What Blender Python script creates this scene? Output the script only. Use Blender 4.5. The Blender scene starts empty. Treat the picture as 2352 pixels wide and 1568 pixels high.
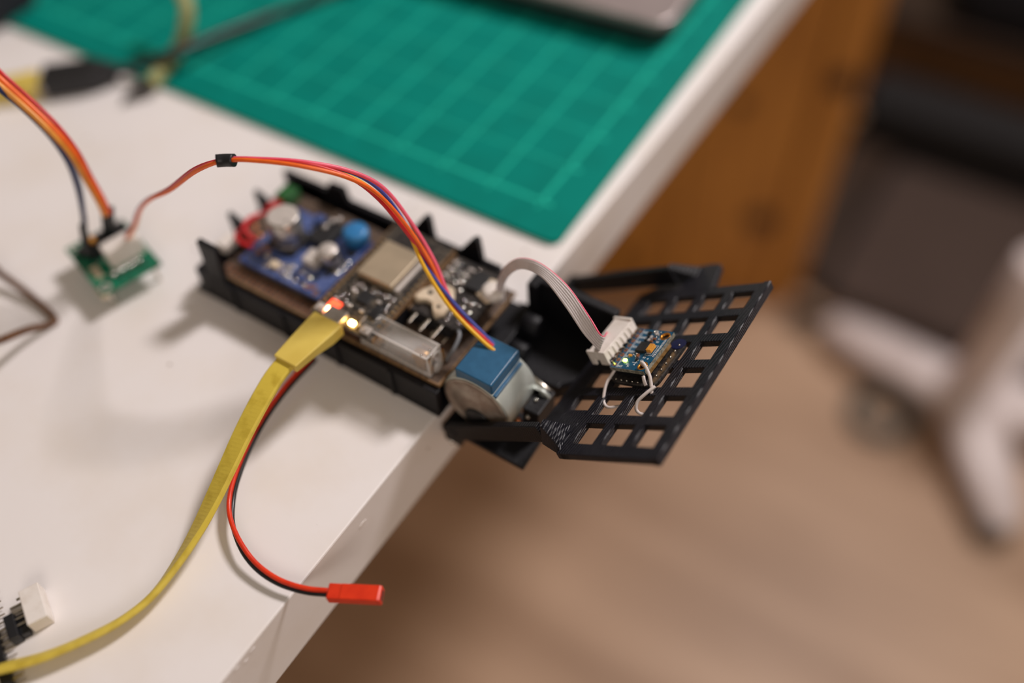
import bpy, bmesh, math, random
from mathutils import Matrix, Vector
random.seed(7)
SC = bpy.context.scene
COL = SC.collection
MM = 0.001

# ------------------------------------------------------------------ camera
cd = bpy.data.cameras.new('camera')
cam = bpy.data.objects.new('camera', cd)
COL.objects.link(cam)
right = Vector((0.8438255681860989, 0.5356321607739535, -0.03250536601586726))
down = Vector((0.4037311442385271, -0.6736006476424311, -0.6190826525312468))
fwd = Vector((-0.3534962144733926, 0.509274342410779, -0.7846528343875911))
M = Matrix((right, -down, -fwd)).transposed().to_4x4()
M.translation = Vector((130.238, -251.117, 277.645)) * MM
cam.matrix_world = M
cd.sensor_width = 36.0
cd.lens = 2100.0 / 2352.0 * 36.0
cd.clip_start = 0.01
cd.clip_end = 60.0
cd.dof.use_dof = True
cd.dof.focus_distance = 0.3015
cd.dof.aperture_fstop = 1.74
cd.dof.aperture_blades = 0
SC.camera = cam

# ------------------------------------------------------------------ world, lights, exposure
wd = bpy.data.worlds.new('world')
SC.world = wd
wd.use_nodes = True
bg = wd.node_tree.nodes['Background']
bg.inputs['Color'].default_value = (1.0, 0.80, 0.60, 1)
bg.inputs['Strength'].default_value = 0.20

def area(name, loc, target, size, power, color):
    ld = bpy.data.lights.new(name, 'AREA')
    ld.shape = 'DISK'
    ld.size = size
    ld.energy = power
    ld.color = color
    o = bpy.data.objects.new(name, ld)
    COL.objects.link(o)
    o.location = loc
    o.rotation_euler = (Vector(target) - Vector(loc)).to_track_quat('-Z', 'Y').to_euler()
    return o

area('ceiling_lamp', (0.30, 0.96, 1.28), (-0.02, -0.08, 0.0), 0.30, 23.8, (1.0, 0.92, 0.91))
area('side_fill', (1.6, -1.3, 1.4), (0.0, -0.1, -0.2), 1.0, 14.0, (1.0, 0.88, 0.80))  # added fill from the right, lifts the table's edge face

SC.view_settings.view_transform = 'Standard'
SC.view_settings.look = 'None'
SC.view_settings.exposure = 0.0
SC.view_settings.gamma = 1.0
SC.view_settings.use_curve_mapping = False

# ------------------------------------------------------------------ materials
def srgb(r, g, b):
    def f(c):
        c /= 255.0
        return c / 12.92 if c <= 0.04045 else ((c + 0.055) / 1.055) ** 2.4
    return (f(r), f(g), f(b), 1.0)

def mat(name, col, rough=0.5, metal=0.0, col2=None, nscale=200.0, bump=0.0, bscale=800.0, wave=None,
        emit=None, estr=0.0, trans=0.0, spec=0.5, ndetail=3.0, lo=0.4, hi=0.6, coat=0.0, stretch=None, alpha=1.0):
    m = bpy.data.materials.new(name)
    m.use_nodes = True
    nt = m.node_tree
    b = nt.nodes['Principled BSDF']
    b.inputs['Base Color'].default_value = col
    b.inputs['Roughness'].default_value = rough
    b.inputs['Metallic'].default_value = metal
    b.inputs['Specular IOR Level'].default_value = spec
    b.inputs['Coat Weight'].default_value = coat
    b.inputs['Transmission Weight'].default_value = trans
    b.inputs['Alpha'].default_value = alpha
    if emit:
        b.inputs['Emission Color'].default_value = emit
        b.inputs['Emission Strength'].default_value = estr
    tc = nt.nodes.new('ShaderNodeTexCoord')
    src = tc.outputs['Object']
    if stretch:
        mp = nt.nodes.new('ShaderNodeMapping')
        mp.inputs['Scale'].default_value = stretch
        nt.links.new(src, mp.inputs['Vector'])
        src = mp.outputs['Vector']
    if col2:
        n = nt.nodes.new('ShaderNodeTexNoise')
        n.inputs['Scale'].default_value = nscale
        n.inputs['Detail'].default_value = ndetail
        nt.links.new(src, n.inputs['Vector'])
        cr = nt.nodes.new('ShaderNodeValToRGB')
        cr.color_ramp.elements[0].position = lo
        cr.color_ramp.elements[0].color = col
        cr.color_ramp.elements[1].position = hi
        cr.color_ramp.elements[1].color = col2
        nt.links.new(n.outputs['Fac'], cr.inputs['Fac'])
        nt.links.new(cr.outputs['Color'], b.inputs['Base Color'])
    h = None
    if bump:
        n2 = nt.nodes.new('ShaderNodeTexNoise')
        n2.inputs['Scale'].default_value = bscale
        n2.inputs['Detail'].default_value = 4.0
        nt.links.new(src, n2.inputs['Vector'])
        h = n2.outputs['Fac']
    if wave:
        w = nt.nodes.new('ShaderNodeTexWave')
        w.wave_type = 'BANDS'
        w.bands_direction = wave[0]
        w.inputs['Scale'].default_value = wave[1]
        w.inputs['Distortion'].default_value = 0.3
        nt.links.new(tc.outputs['Object'], w.inputs['Vector'])
        if h is not None:
            ad = nt.nodes.new('ShaderNodeMath')
            ad.operation = 'MULTIPLY_ADD'
            nt.links.new(w.outputs['Fac'], ad.inputs[0])
            ad.inputs[1].default_value = wave[2]
            nt.links.new(h, ad.inputs[2])
            h = ad.outputs[0]
        else:
            h = w.outputs['Fac']
    if h is not None:
        bp = nt.nodes.new('ShaderNodeBump')
        bp.inputs['Strength'].default_value = bump if bump else 0.5
        bp.inputs['Distance'].default_value = 0.0004
        nt.links.new(h, bp.inputs['Height'])
        nt.links.new(bp.outputs['Normal'], b.inputs['Normal'])
    return m

def white_table_material():
    m = mat('white_painted_board', (0.84, 0.805, 0.795, 1), rough=0.42, bump=0.10, bscale=260.0)
    nt = m.node_tree
    b = nt.nodes['Principled BSDF']
    tc = [n for n in nt.nodes if n.type == 'TEX_COORD'][0]
    # soft beige smudges
    n1 = nt.nodes.new('ShaderNodeTexNoise'); n1.inputs['Scale'].default_value = 26.0; n1.inputs['Detail'].default_value = 4.0
    r1 = nt.nodes.new('ShaderNodeValToRGB')
    r1.color_ramp.elements[0].position = 0.45; r1.color_ramp.elements[0].color = (0.84, 0.805, 0.795, 1)
    r1.color_ramp.elements[1].position = 0.75; r1.color_ramp.elements[1].color = (0.80, 0.745, 0.70, 1)
    # tiny dark specks
    v = nt.nodes.new('ShaderNodeTexVoronoi'); v.inputs['Scale'].default_value = 75.0
    r2 = nt.nodes.new('ShaderNodeValToRGB')
    r2.color_ramp.elements[0].position = 0.035; r2.color_ramp.elements[0].color = (0.25, 0.19, 0.14, 1)
    r2.color_ramp.elements[1].position = 0.06; r2.color_ramp.elements[1].color = (1, 1, 1, 1)
    n3 = nt.nodes.new('ShaderNodeTexNoise'); n3.inputs['Scale'].default_value = 40.0
    r3 = nt.nodes.new('ShaderNodeValToRGB')
    r3.color_ramp.elements[0].position = 0.50; r3.color_ramp.elements[0].color = (1, 1, 1, 1)
    r3.color_ramp.elements[1].position = 0.52; r3.color_ramp.elements[1].color = (0, 0, 0, 1)
    mx0 = nt.nodes.new('ShaderNodeMix'); mx0.data_type = 'RGBA'; mx0.blend_type = 'LIGHTEN'
    mx0.inputs['Factor'].default_value = 1.0
    mx = nt.nodes.new('ShaderNodeMix'); mx.data_type = 'RGBA'; mx.blend_type = 'MULTIPLY'
    mx.inputs['Factor'].default_value = 1.0
    L = nt.links
    for n in (n1, v, n3):
        L.new(tc.outputs['Object'], n.inputs['Vector'])
    L.new(n1.outputs['Fac'], r1.inputs['Fac'])
    L.new(v.outputs['Distance'], r2.inputs['Fac'])
    L.new(n3.outputs['Fac'], r3.inputs['Fac'])
    L.new(r2.outputs['Color'], mx0.inputs[6]); L.new(r3.outputs['Color'], mx0.inputs[7])
    L.new(r1.outputs['Color'], mx.inputs[6]); L.new(mx0.outputs[2], mx.inputs[7])
    L.new(mx.outputs[2], b.inputs['Base Color'])
    return m

MAT = {
    'table': white_table_material(),
    'mat': mat('green_cutting_mat', (0.0, 0.215, 0.172, 1), 0.7, col2=(0.0, 0.195, 0.155, 1), nscale=60, bump=0.05, bscale=2500, spec=0.08),
    'matline': mat('pale_mat_print', srgb(40, 190, 165), 0.7, col2=srgb(34, 180, 155), spec=0.08),
    'silver': mat('silver_metal_case', srgb(168, 156, 155), 0.42, 0.6, col2=srgb(160, 149, 148), nscale=50),
    'darkrub': mat('dark_rubber', srgb(20, 20, 22), 0.6, bump=0.1),
    'pla': mat('black_printed_plastic', srgb(15, 15, 19), 0.48, col2=srgb(20, 20, 25), nscale=900, bump=0.35, bscale=700, wave=('Z', 420.0, 0.9), spec=0.28),
    'plagrid': mat('ribbed_black_printed_plastic', srgb(19, 19, 28), 0.40, col2=srgb(25, 25, 34), nscale=900, bump=0.55, bscale=900, wave=('Z', 520.0, 1.1), spec=0.38),
    'perf': mat('brown_prototype_board', srgb(74, 60, 52), 0.55, col2=srgb(98, 80, 66), nscale=420, bump=0.2, bscale=500),
    'perfedge': mat('tan_board_edge', srgb(150, 118, 82), 0.6, col2=srgb(120, 92, 62), nscale=500),
    'bluepcb': mat('blue_circuit_board', srgb(56, 76, 130), 0.4, col2=srgb(92, 108, 158), nscale=350, bump=0.1),
    'gypcb': mat('teal_blue_circuit_board', srgb(0, 72, 104), 0.28, col2=srgb(0, 84, 118), nscale=900, bump=0.06, bscale=2500),
    'navypcb': mat('dark_blue_solder_mask', srgb(20, 26, 66), 0.35, col2=srgb(24, 30, 74), nscale=900),
    'fibre': mat('grey_board_edge', srgb(150, 146, 132), 0.6, col2=srgb(110, 108, 96), nscale=900),
    'blkpcb': mat('black_circuit_board', srgb(26, 25, 27), 0.4, col2=srgb(58, 54, 52), nscale=900, bump=0.1),
    'greypcb': mat('printed_black_circuit_board', srgb(40, 37, 35), 0.4, col2=srgb(92, 84, 74), nscale=500, bump=0.1, lo=0.45, hi=0.62),
    'greenpcb': mat('green_circuit_board', srgb(0, 92, 66), 0.35, col2=srgb(10, 120, 88), nscale=200, bump=0.1),
    'alu': mat('bare_aluminium', srgb(205, 200, 196), 0.28, 0.9, col2=srgb(190, 184, 180), nscale=200),
    'alutop': mat('brushed_aluminium_top', srgb(205, 198, 192), 0.5, 0.25, col2=srgb(196, 189, 183), nscale=300),
    'can': mat('matte_tin_shield', srgb(186, 170, 146), 0.5, 0.55, col2=srgb(178, 163, 140), nscale=120),
    'solder': mat('shiny_solder', srgb(232, 230, 226), 0.09, 1.0, col2=srgb(200, 196, 190), nscale=900),
    'pin': mat('tinned_pin', srgb(220, 216, 208), 0.22, 1.0, col2=srgb(200, 190, 176), nscale=900),
    'gold': mat('gold_plating', srgb(226, 160, 70), 0.3, 0.9, col2=srgb(205, 138, 52), nscale=900),
    'dullgold': mat('dull_gold_pad', srgb(176, 146, 100), 0.3, 0.55, col2=srgb(150, 122, 82), nscale=900),
    'copper': mat('copper_pad', srgb(200, 128, 84), 0.35, 0.8, col2=srgb(180, 112, 70), nscale=900),
    'chip': mat('black_epoxy_chip', srgb(24, 25, 28), 0.45, col2=srgb(32, 33, 36), nscale=900, bump=0.2, bscale=3000),
    'bluedisc': mat('blue_plastic_cap', srgb(52, 128, 186), 0.35, col2=srgb(46, 118, 176), nscale=300),
    'bluecap': mat('steel_blue_plastic', srgb(44, 96, 132), 0.32, col2=srgb(40, 90, 125), nscale=300, bump=0.06, bscale=1500),
    'zinc': mat('zinc_motor_can', srgb(200, 206, 200), 0.42, 0.45, col2=srgb(186, 192, 186), nscale=120),
    'zincface': mat('dull_motor_face', srgb(176, 164, 152), 0.5, 0.4, col2=srgb(150, 134, 122), nscale=150),
    'clear': mat('clear_plastic', (0.86, 0.84, 0.81, 1), 0.10, spec=0.8, col2=(0.82, 0.80, 0.77, 1), nscale=200, alpha=0.22),
    'clearedge': mat('clear_plastic_edge', (0.84, 0.81, 0.78, 1), 0.2, spec=0.8, col2=(0.80, 0.77, 0.74, 1), nscale=200, alpha=0.62),
    'tantal': mat('orange_tantalum', srgb(226, 160, 62), 0.4, col2=srgb(212, 140, 48), nscale=1500),
    'brass': mat('brass_contact', srgb(214, 168, 104), 0.32, 0.9, col2=srgb(196, 150, 90), nscale=400),
    'white': mat('white_nylon', srgb(232, 226, 220), 0.42, col2=srgb(222, 214, 206), nscale=250, bump=0.08, bscale=900),
    'glue': mat('cream_hot_glue', srgb(222, 206, 182), 0.35, col2=srgb(208, 190, 164), nscale=250),
    'silk': mat('white_silkscreen', srgb(226, 230, 230), 0.6, col2=srgb(216, 222, 222), nscale=500),
    'yellow': mat('yellow_rubber', srgb(222, 198, 96), 0.5, col2=srgb(212, 186, 84), nscale=60, bump=0.05),
    'yellowcable': mat('worn_yellow_cable', srgb(214, 190, 70), 0.5, col2=srgb(190, 164, 48), nscale=180, bump=0.12, lo=0.5, hi=0.75),
    'olive': mat('olive_yellow_cable', srgb(160, 158, 104), 0.55, col2=srgb(150, 148, 94), nscale=80),
    'wyellow': mat('yellow_wire', srgb(240, 186, 30), 0.4, col2=srgb(232, 176, 24), nscale=200),
    'wred': mat('red_wire', srgb(206, 30, 40), 0.4, col2=srgb(194, 26, 36), nscale=200),
    'wblue': mat('blue_wire', srgb(64, 72, 160), 0.4, col2=srgb(58, 66, 150), nscale=200),
    'worange': mat('orange_wire', srgb(244, 108, 28), 0.4, col2=srgb(236, 100, 24), nscale=200),
    'wpink': mat('pink_wire', srgb(236, 100, 126), 0.4, col2=srgb(228, 92, 118), nscale=200),
    'wamber': mat('amber_wire', srgb(226, 150, 54), 0.4, col2=srgb(216, 140, 48), nscale=200),
    'wnavy': mat('navy_wire', srgb(28, 40, 84), 0.4, col2=srgb(24, 34, 74), nscale=200),
    'wgrey': mat('grey_wire', srgb(130, 134, 140), 0.4, col2=srgb(122, 126, 132), nscale=200),
    'wbrown': mat('brown_wire', srgb(96, 58, 24), 0.4, col2=srgb(86, 52, 22), nscale=200),
    'wwhite': mat('white_wire', srgb(226, 216, 212), 0.4, col2=srgb(216, 206, 202), nscale=300),
    'wblack': mat('black_wire', srgb(24, 24, 28), 0.32, col2=srgb(30, 30, 34), nscale=200),
    'rgrey': mat('grey_ribbon', srgb(212, 204, 204), 0.45, col2=srgb(202, 194, 194), nscale=250),
    'redplug': mat('red_nylon_plug', srgb(226, 56, 22), 0.36, col2=srgb(214, 48, 18), nscale=200),
    'blackplastic': mat('black_moulded_plastic', srgb(22, 23, 27), 0.42, col2=srgb(28, 29, 33), nscale=200, bump=0.05),
    'ledred': mat('lit_red_led', (1, 0.2, 0.1, 1), 0.3, emit=(1.0, 0.05, 0.012, 1), estr=2.2, col2=(1, 0.15, 0.08, 1)),
    'ledhot': mat('lit_white_hot_red_led', (1, 0.7, 0.5, 1), 0.3, emit=(1.0, 0.34, 0.14, 1), estr=48.0, col2=(1, 0.6, 0.4, 1)),
    'ledamber': mat('lit_amber_led', (1, 0.8, 0.4, 1), 0.3, emit=(1.0, 0.56, 0.14, 1), estr=48.0, col2=(1, 0.7, 0.4, 1)),
    'ledgreen': mat('lit_green_led', (0.8, 1, 0.4, 1), 0.3, emit=(0.72, 1.0, 0.16, 1), estr=5.0, col2=(0.7, 1, 0.3, 1)),
    'ledclear': mat('unlit_led_lens', srgb(226, 220, 214), 0.12, col2=srgb(210, 204, 198), nscale=200, coat=1.0),
    'redplastic': mat('red_plastic', srgb(190, 40, 44), 0.4, col2=srgb(176, 34, 38), nscale=200),
    'greenplastic': mat('green_terminal_plastic', srgb(40, 100, 50), 0.4, col2=srgb(34, 88, 44), nscale=200),
    'floor': mat('pale_laminate', srgb(190, 158, 130), 0.5, col2=srgb(158, 126, 98), nscale=2.4, stretch=(1.0, 5.0, 1.0), lo=0.35, hi=0.65),
    'pine': mat('orange_pine', srgb(200, 138, 60), 0.5, col2=srgb(170, 112, 44), nscale=6.0, stretch=(9.0, 9.0, 1.0), lo=0.35, hi=0.7),
    'darkpine': mat('dark_stained_pine', srgb(112, 76, 42), 0.55, col2=srgb(92, 62, 34), nscale=6.0, stretch=(1.0, 9.0, 9.0)),
    'shade_lidwood': mat('seam_shade_and_lid_wood', srgb(58, 38, 22), 0.6, col2=srgb(48, 31, 18), nscale=8.0, stretch=(9.0, 1.0, 9.0)),  # brown of the added shade strip, also the chest lid's wood
    'knot': mat('dark_wood_knot', srgb(64, 36, 14), 0.5, col2=srgb(52, 29, 11), nscale=60),
    'stool': mat('brown_grey_upholstery', srgb(76, 60, 52), 0.85, col2=srgb(69, 54, 47), nscale=120, bump=0.3, bscale=400),
    'charcoal': mat('charcoal_fabric', srgb(26, 24, 25), 0.85, col2=srgb(32, 30, 31), nscale=120, bump=0.3, bscale=400),
    'whiteplastic': mat('white_painted_steel', srgb(224, 212, 210), 0.4, col2=srgb(216, 204, 202), nscale=12),
    'navy': mat('navy_fabric', srgb(26, 28, 38), 0.8, col2=srgb(20, 22, 30), nscale=30, bump=0.3, bscale=200),
    'tape': mat('dark_green_tape', srgb(30, 46, 42), 0.5, col2=srgb(26, 40, 36), nscale=40),
}

# ------------------------------------------------------------------ mesh helpers (all coordinates in millimetres)
class MB:
    def __init__(s, T=None):
        s.bm = bmesh.new()
        s.T = T
    def _v(s, p):
        p = Vector(p)
        if s.T is not None:
            p = s.T @ p
        return s.bm.verts.new(p)
    def box(s, x0, x1, y0, y1, z0, z1):
        v = [s._v((x, y, z)) for z in (z0, z1) for y in (y0, y1) for x in (x0, x1)]
        for f in ((0, 1, 3, 2), (4, 6, 7, 5), (0, 4, 5, 1), (2, 3, 7, 6), (0, 2, 6, 4), (1, 5, 7, 3)):
            s.bm.faces.new([v[i] for i in f])
        return s
    def hexa(s, bottom, top):
        a = [s._v(p) for p in bottom]; b = [s._v(p) for p in top]
        n = len(a)
        s.bm.faces.new(a[::-1]); s.bm.faces.new(b)
        for i in range(n):
            s.bm.faces.new((a[i], a[(i + 1) % n], b[(i + 1) % n], b[i]))
        return s
    def prism(s, pts, z0, z1):
        return s.hexa([(x, y, z0) for x, y in pts], [(x, y, z1) for x, y in pts])
    def prism_xz(s, pts, y0, y1):
        return s.hexa([(x, y0, z) for x, z in pts], [(x, y1, z) for x, z in pts])
    def loft(s, rings, caps=True, smooth=True):
        R = [[s._v(p) for p in r] for r in rings]
        n = len(R[0])
        for a, b in zip(R[:-1], R[1:]):
            for i in range(n):
                f = s.bm.faces.new((a[i], a[(i + 1) % n], b[(i + 1) % n], b[i]))
                f.smooth = smooth
        if caps:
            s.bm.faces.new(R[0][::-1]); s.bm.faces.new(R[-1])
        return s
    def lathe(s, p0, axis, prof, seg=24, smooth=True):
        a = Vector(axis).normalized()
        u = a.orthogonal().normalized(); w = a.cross(u)
        p0 = Vector(p0)
        rings = []
        for h, r in prof:
            rings.append([p0 + a * h + (u * math.cos(2 * math.pi * i / seg) + w * math.sin(2 * math.pi * i / seg)) * max(r, 1e-4) for i in range(seg)])
        return s.loft(rings, True, smooth)
    def cyl(s, p0, p1, r, seg=16):
        d = Vector(p1) - Vector(p0)
        b = min(r * 0.12, d.length * 0.2)
        return s.lathe(p0, d, [(0, r - b), (b, r), (d.length - b, r), (d.length, r - b)], seg)
    def ring(s, p0, axis, ro, ri, h, seg=24):
        a = Vector(axis).normalized()
        u = a.orthogonal().normalized(); w = a.cross(u)
        p0 = Vector(p0)
        prof = [(0, ro), (h, ro), (h, ri), (0, ri)]
        R = [[s._v(p0 + a * hh + (u * math.cos(2 * math.pi * i / seg) + w * math.sin(2 * math.pi * i / seg)) * rr) for i in range(seg)] for hh, rr in prof]
        for k in range(4):
            A, B = R[k], R[(k + 1) % 4]
            for i in range(seg):
                s.bm.faces.new((A[i], A[(i + 1) % seg], B[(i + 1) % seg], B[i])).smooth = k in (0, 2)
        return s
    def ball(s, c, r, seg=10, sz=1.0, up=(0, 0, 1)):
        n = max(4, seg // 2)
        prof = [(-r * sz * math.cos(math.pi * k / n), r * math.sin(math.pi * k / n)) for k in range(n + 1)]
        return s.lathe(c, up, prof, seg)
    def tube(s, pts, r, seg=8, sub=6, taper=None):
        P = spline(pts, sub)
        T = [(P[min(i + 1, len(P) - 1)] - P[max(i - 1, 0)]).normalized() for i in range(len(P))]
        n = T[0].orthogonal().normalized()
        rings = []
        for i, (p, t) in enumerate(zip(P, T)):
            n = (n - t * n.dot(t)).normalized()
            b = t.cross(n)
            rr = r if taper is None else r + (taper - r) * i / (len(P) - 1)
            rings.append([p + (n * math.cos(2 * math.pi * k / seg) + b * math.sin(2 * math.pi * k / seg)) * rr for k in range(seg)])
        return s.loft(rings)
    def strap(s, pts, wid, half_w, half_t, sub=6, smooth=False):
        """flat cable: centre points, a width direction per point"""
        P = spline(pts, sub); W = spline(wid, sub)
        rings = []
        for i, p in enumerate(P):
            t = (P[min(i + 1, len(P) - 1)] - P[max(i - 1, 0)]).normalized()
            w = W[i].normalized(); w = (w - t * w.dot(t)).normalized()
            h = t.cross(w)
            hw = half_w
            c = half_t * 0.5
            prof = [(-hw, -half_t + c), (-hw + c, -half_t), (hw - c, -half_t), (hw, -half_t + c), (hw, half_t - c), (hw - c, half_t), (-hw + c, half_t), (-hw, half_t - c)]
            rings.append([p + w * a + h * b for a, b in prof])
        return s.loft(rings, True, smooth)
    def lattice(s, xs, ys, solid, z0, z1):
        nx, ny = len(xs) - 1, len(ys) - 1
        S = lambda i, j: 0 <= i < nx and 0 <= j < ny and solid(i, j)
        V = {}
        def v(i, j, k):
            if (i, j, k) not in V:
                V[(i, j, k)] = s._v((xs[i], ys[j], z1 if k else z0))
            return V[(i, j, k)]
        for i in range(nx):
            for j in range(ny):
                if not S(i, j):
                    continue
                s.bm.faces.new((v(i, j, 1), v(i + 1, j, 1), v(i + 1, j + 1, 1), v(i, j + 1, 1)))
                s.bm.faces.new((v(i, j, 0), v(i, j + 1, 0), v(i + 1, j + 1, 0), v(i + 1, j, 0)))
                for di, dj, a, b in ((-1, 0, (i, j), (i, j + 1)), (1, 0, (i + 1, j), (i + 1, j + 1)), (0, -1, (i, j), (i + 1, j)), (0, 1, (i, j + 1), (i + 1, j + 1))):
                    if not S(i + di, j + dj):
                        s.bm.faces.new((v(*a, 0), v(*b, 0), v(*b, 1), v(*a, 1)))
        return s
    def text(s, body, size, T2, bold=0.0):
        cu = bpy.data.curves.new('t', 'FONT')
        cu.body = body; cu.size = size; cu.resolution_u = 2; cu.extrude = 0.015; cu.offset = bold
        o = bpy.data.objects.new('t', cu)
        me = bpy.data.meshes.new_from_object(o)
        vs = [s._v(T2 @ v.co) for v in me.vertices]
        for p in me.polygons:
            try:
                s.bm.faces.new([vs[i] for i in p.vertices])
            except ValueError:
                pass
        bpy.data.objects.remove(o); bpy.data.curves.remove(cu); bpy.data.meshes.remove(me)
        return s
    def mesh(s, name, m, flip=True):
        if flip:
            bmesh.ops.recalc_face_normals(s.bm, faces=s.bm.faces[:])
        me = bpy.data.meshes.new(name)
        s.bm.to_mesh(me); s.bm.free()
        me.materials.append(MAT[m])
        return me

def spline(pts, sub=6):
    P = [Vector(p) for p in pts]
    if len(P) < 3 or sub <= 1:
        return P
    Q = [P[0] * 2 - P[1]] + P + [P[-1] * 2 - P[-2]]
    out = []
    for i in range(1, len(Q) - 2):
        a, b, c, d = Q[i - 1:i + 3]
        for k in range(sub):
            t = k / sub
            out.append(0.5 * ((2 * b) + (c - a) * t + (2 * a - 5 * b + 4 * c - d) * t * t + (3 * b - a - 3 * c + d) * t ** 3))
    out.append(P[-1])
    return out

def thing(name, label, cat, base, group=None):
    o = bpy.data.objects.new(name, None)
    COL.objects.link(o)
    o.empty_display_size = 0.01
    o.location = Vector(base) * MM
    o['label'] = label; o['category'] = cat
    if group: o['group'] = group
    return o

def wl(o):
    v = Vector((0, 0, 0))
    while o is not None:
        v += Vector(o.location); o = o.parent
    return v

def obj(name, mb, m, parent=None, bevel=0.0, label=None, kind=None, bseg=2):
    """links a builder as ONE mesh object; its origin sits at the middle of its base"""
    me = mb.mesh(name, m)
    co = [v.co for v in me.vertices]
    c = Vector(((min(v.x for v in co) + max(v.x for v in co)) / 2, (min(v.y for v in co) + max(v.y for v in co)) / 2, min(v.z for v in co)))
    me.transform(Matrix.Scale(MM, 4) @ Matrix.Translation(-c))
    o = bpy.data.objects.new(name, me)
    COL.objects.link(o)
    if parent is not None:
        o.parent = parent
        o.location = c * MM - wl(parent)
    else:
        o.location = c * MM
    if bevel:
        b = o.modifiers.new('bevel', 'BEVEL')
        b.width = bevel * MM; b.segments = bseg; b.limit_method = 'ANGLE'; b.angle_limit = math.radians(50)
    if label: o['label'] = label
    if kind: o['kind'] = kind
    return o

def again(src, name, parent, shift):
    """another piece sharing the mesh of src, moved by shift (mm)"""
    o = src.copy()
    o.name = name
    COL.objects.link(o)
    o.parent = parent
    o.location = Vector(src.location) + Vector(shift) * MM
    return o

def tag(o, label, cat, group=None):
    o['label'] = label; o['category'] = cat
    if group: o['group'] = group
    return o

def frame(o, a, b, c):
    """matrix from an origin and three axis vectors"""
    m = Matrix((Vector(a), Vector(b), Vector(c))).transposed().to_4x4()
    m.translation = Vector(o)
    return m

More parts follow.
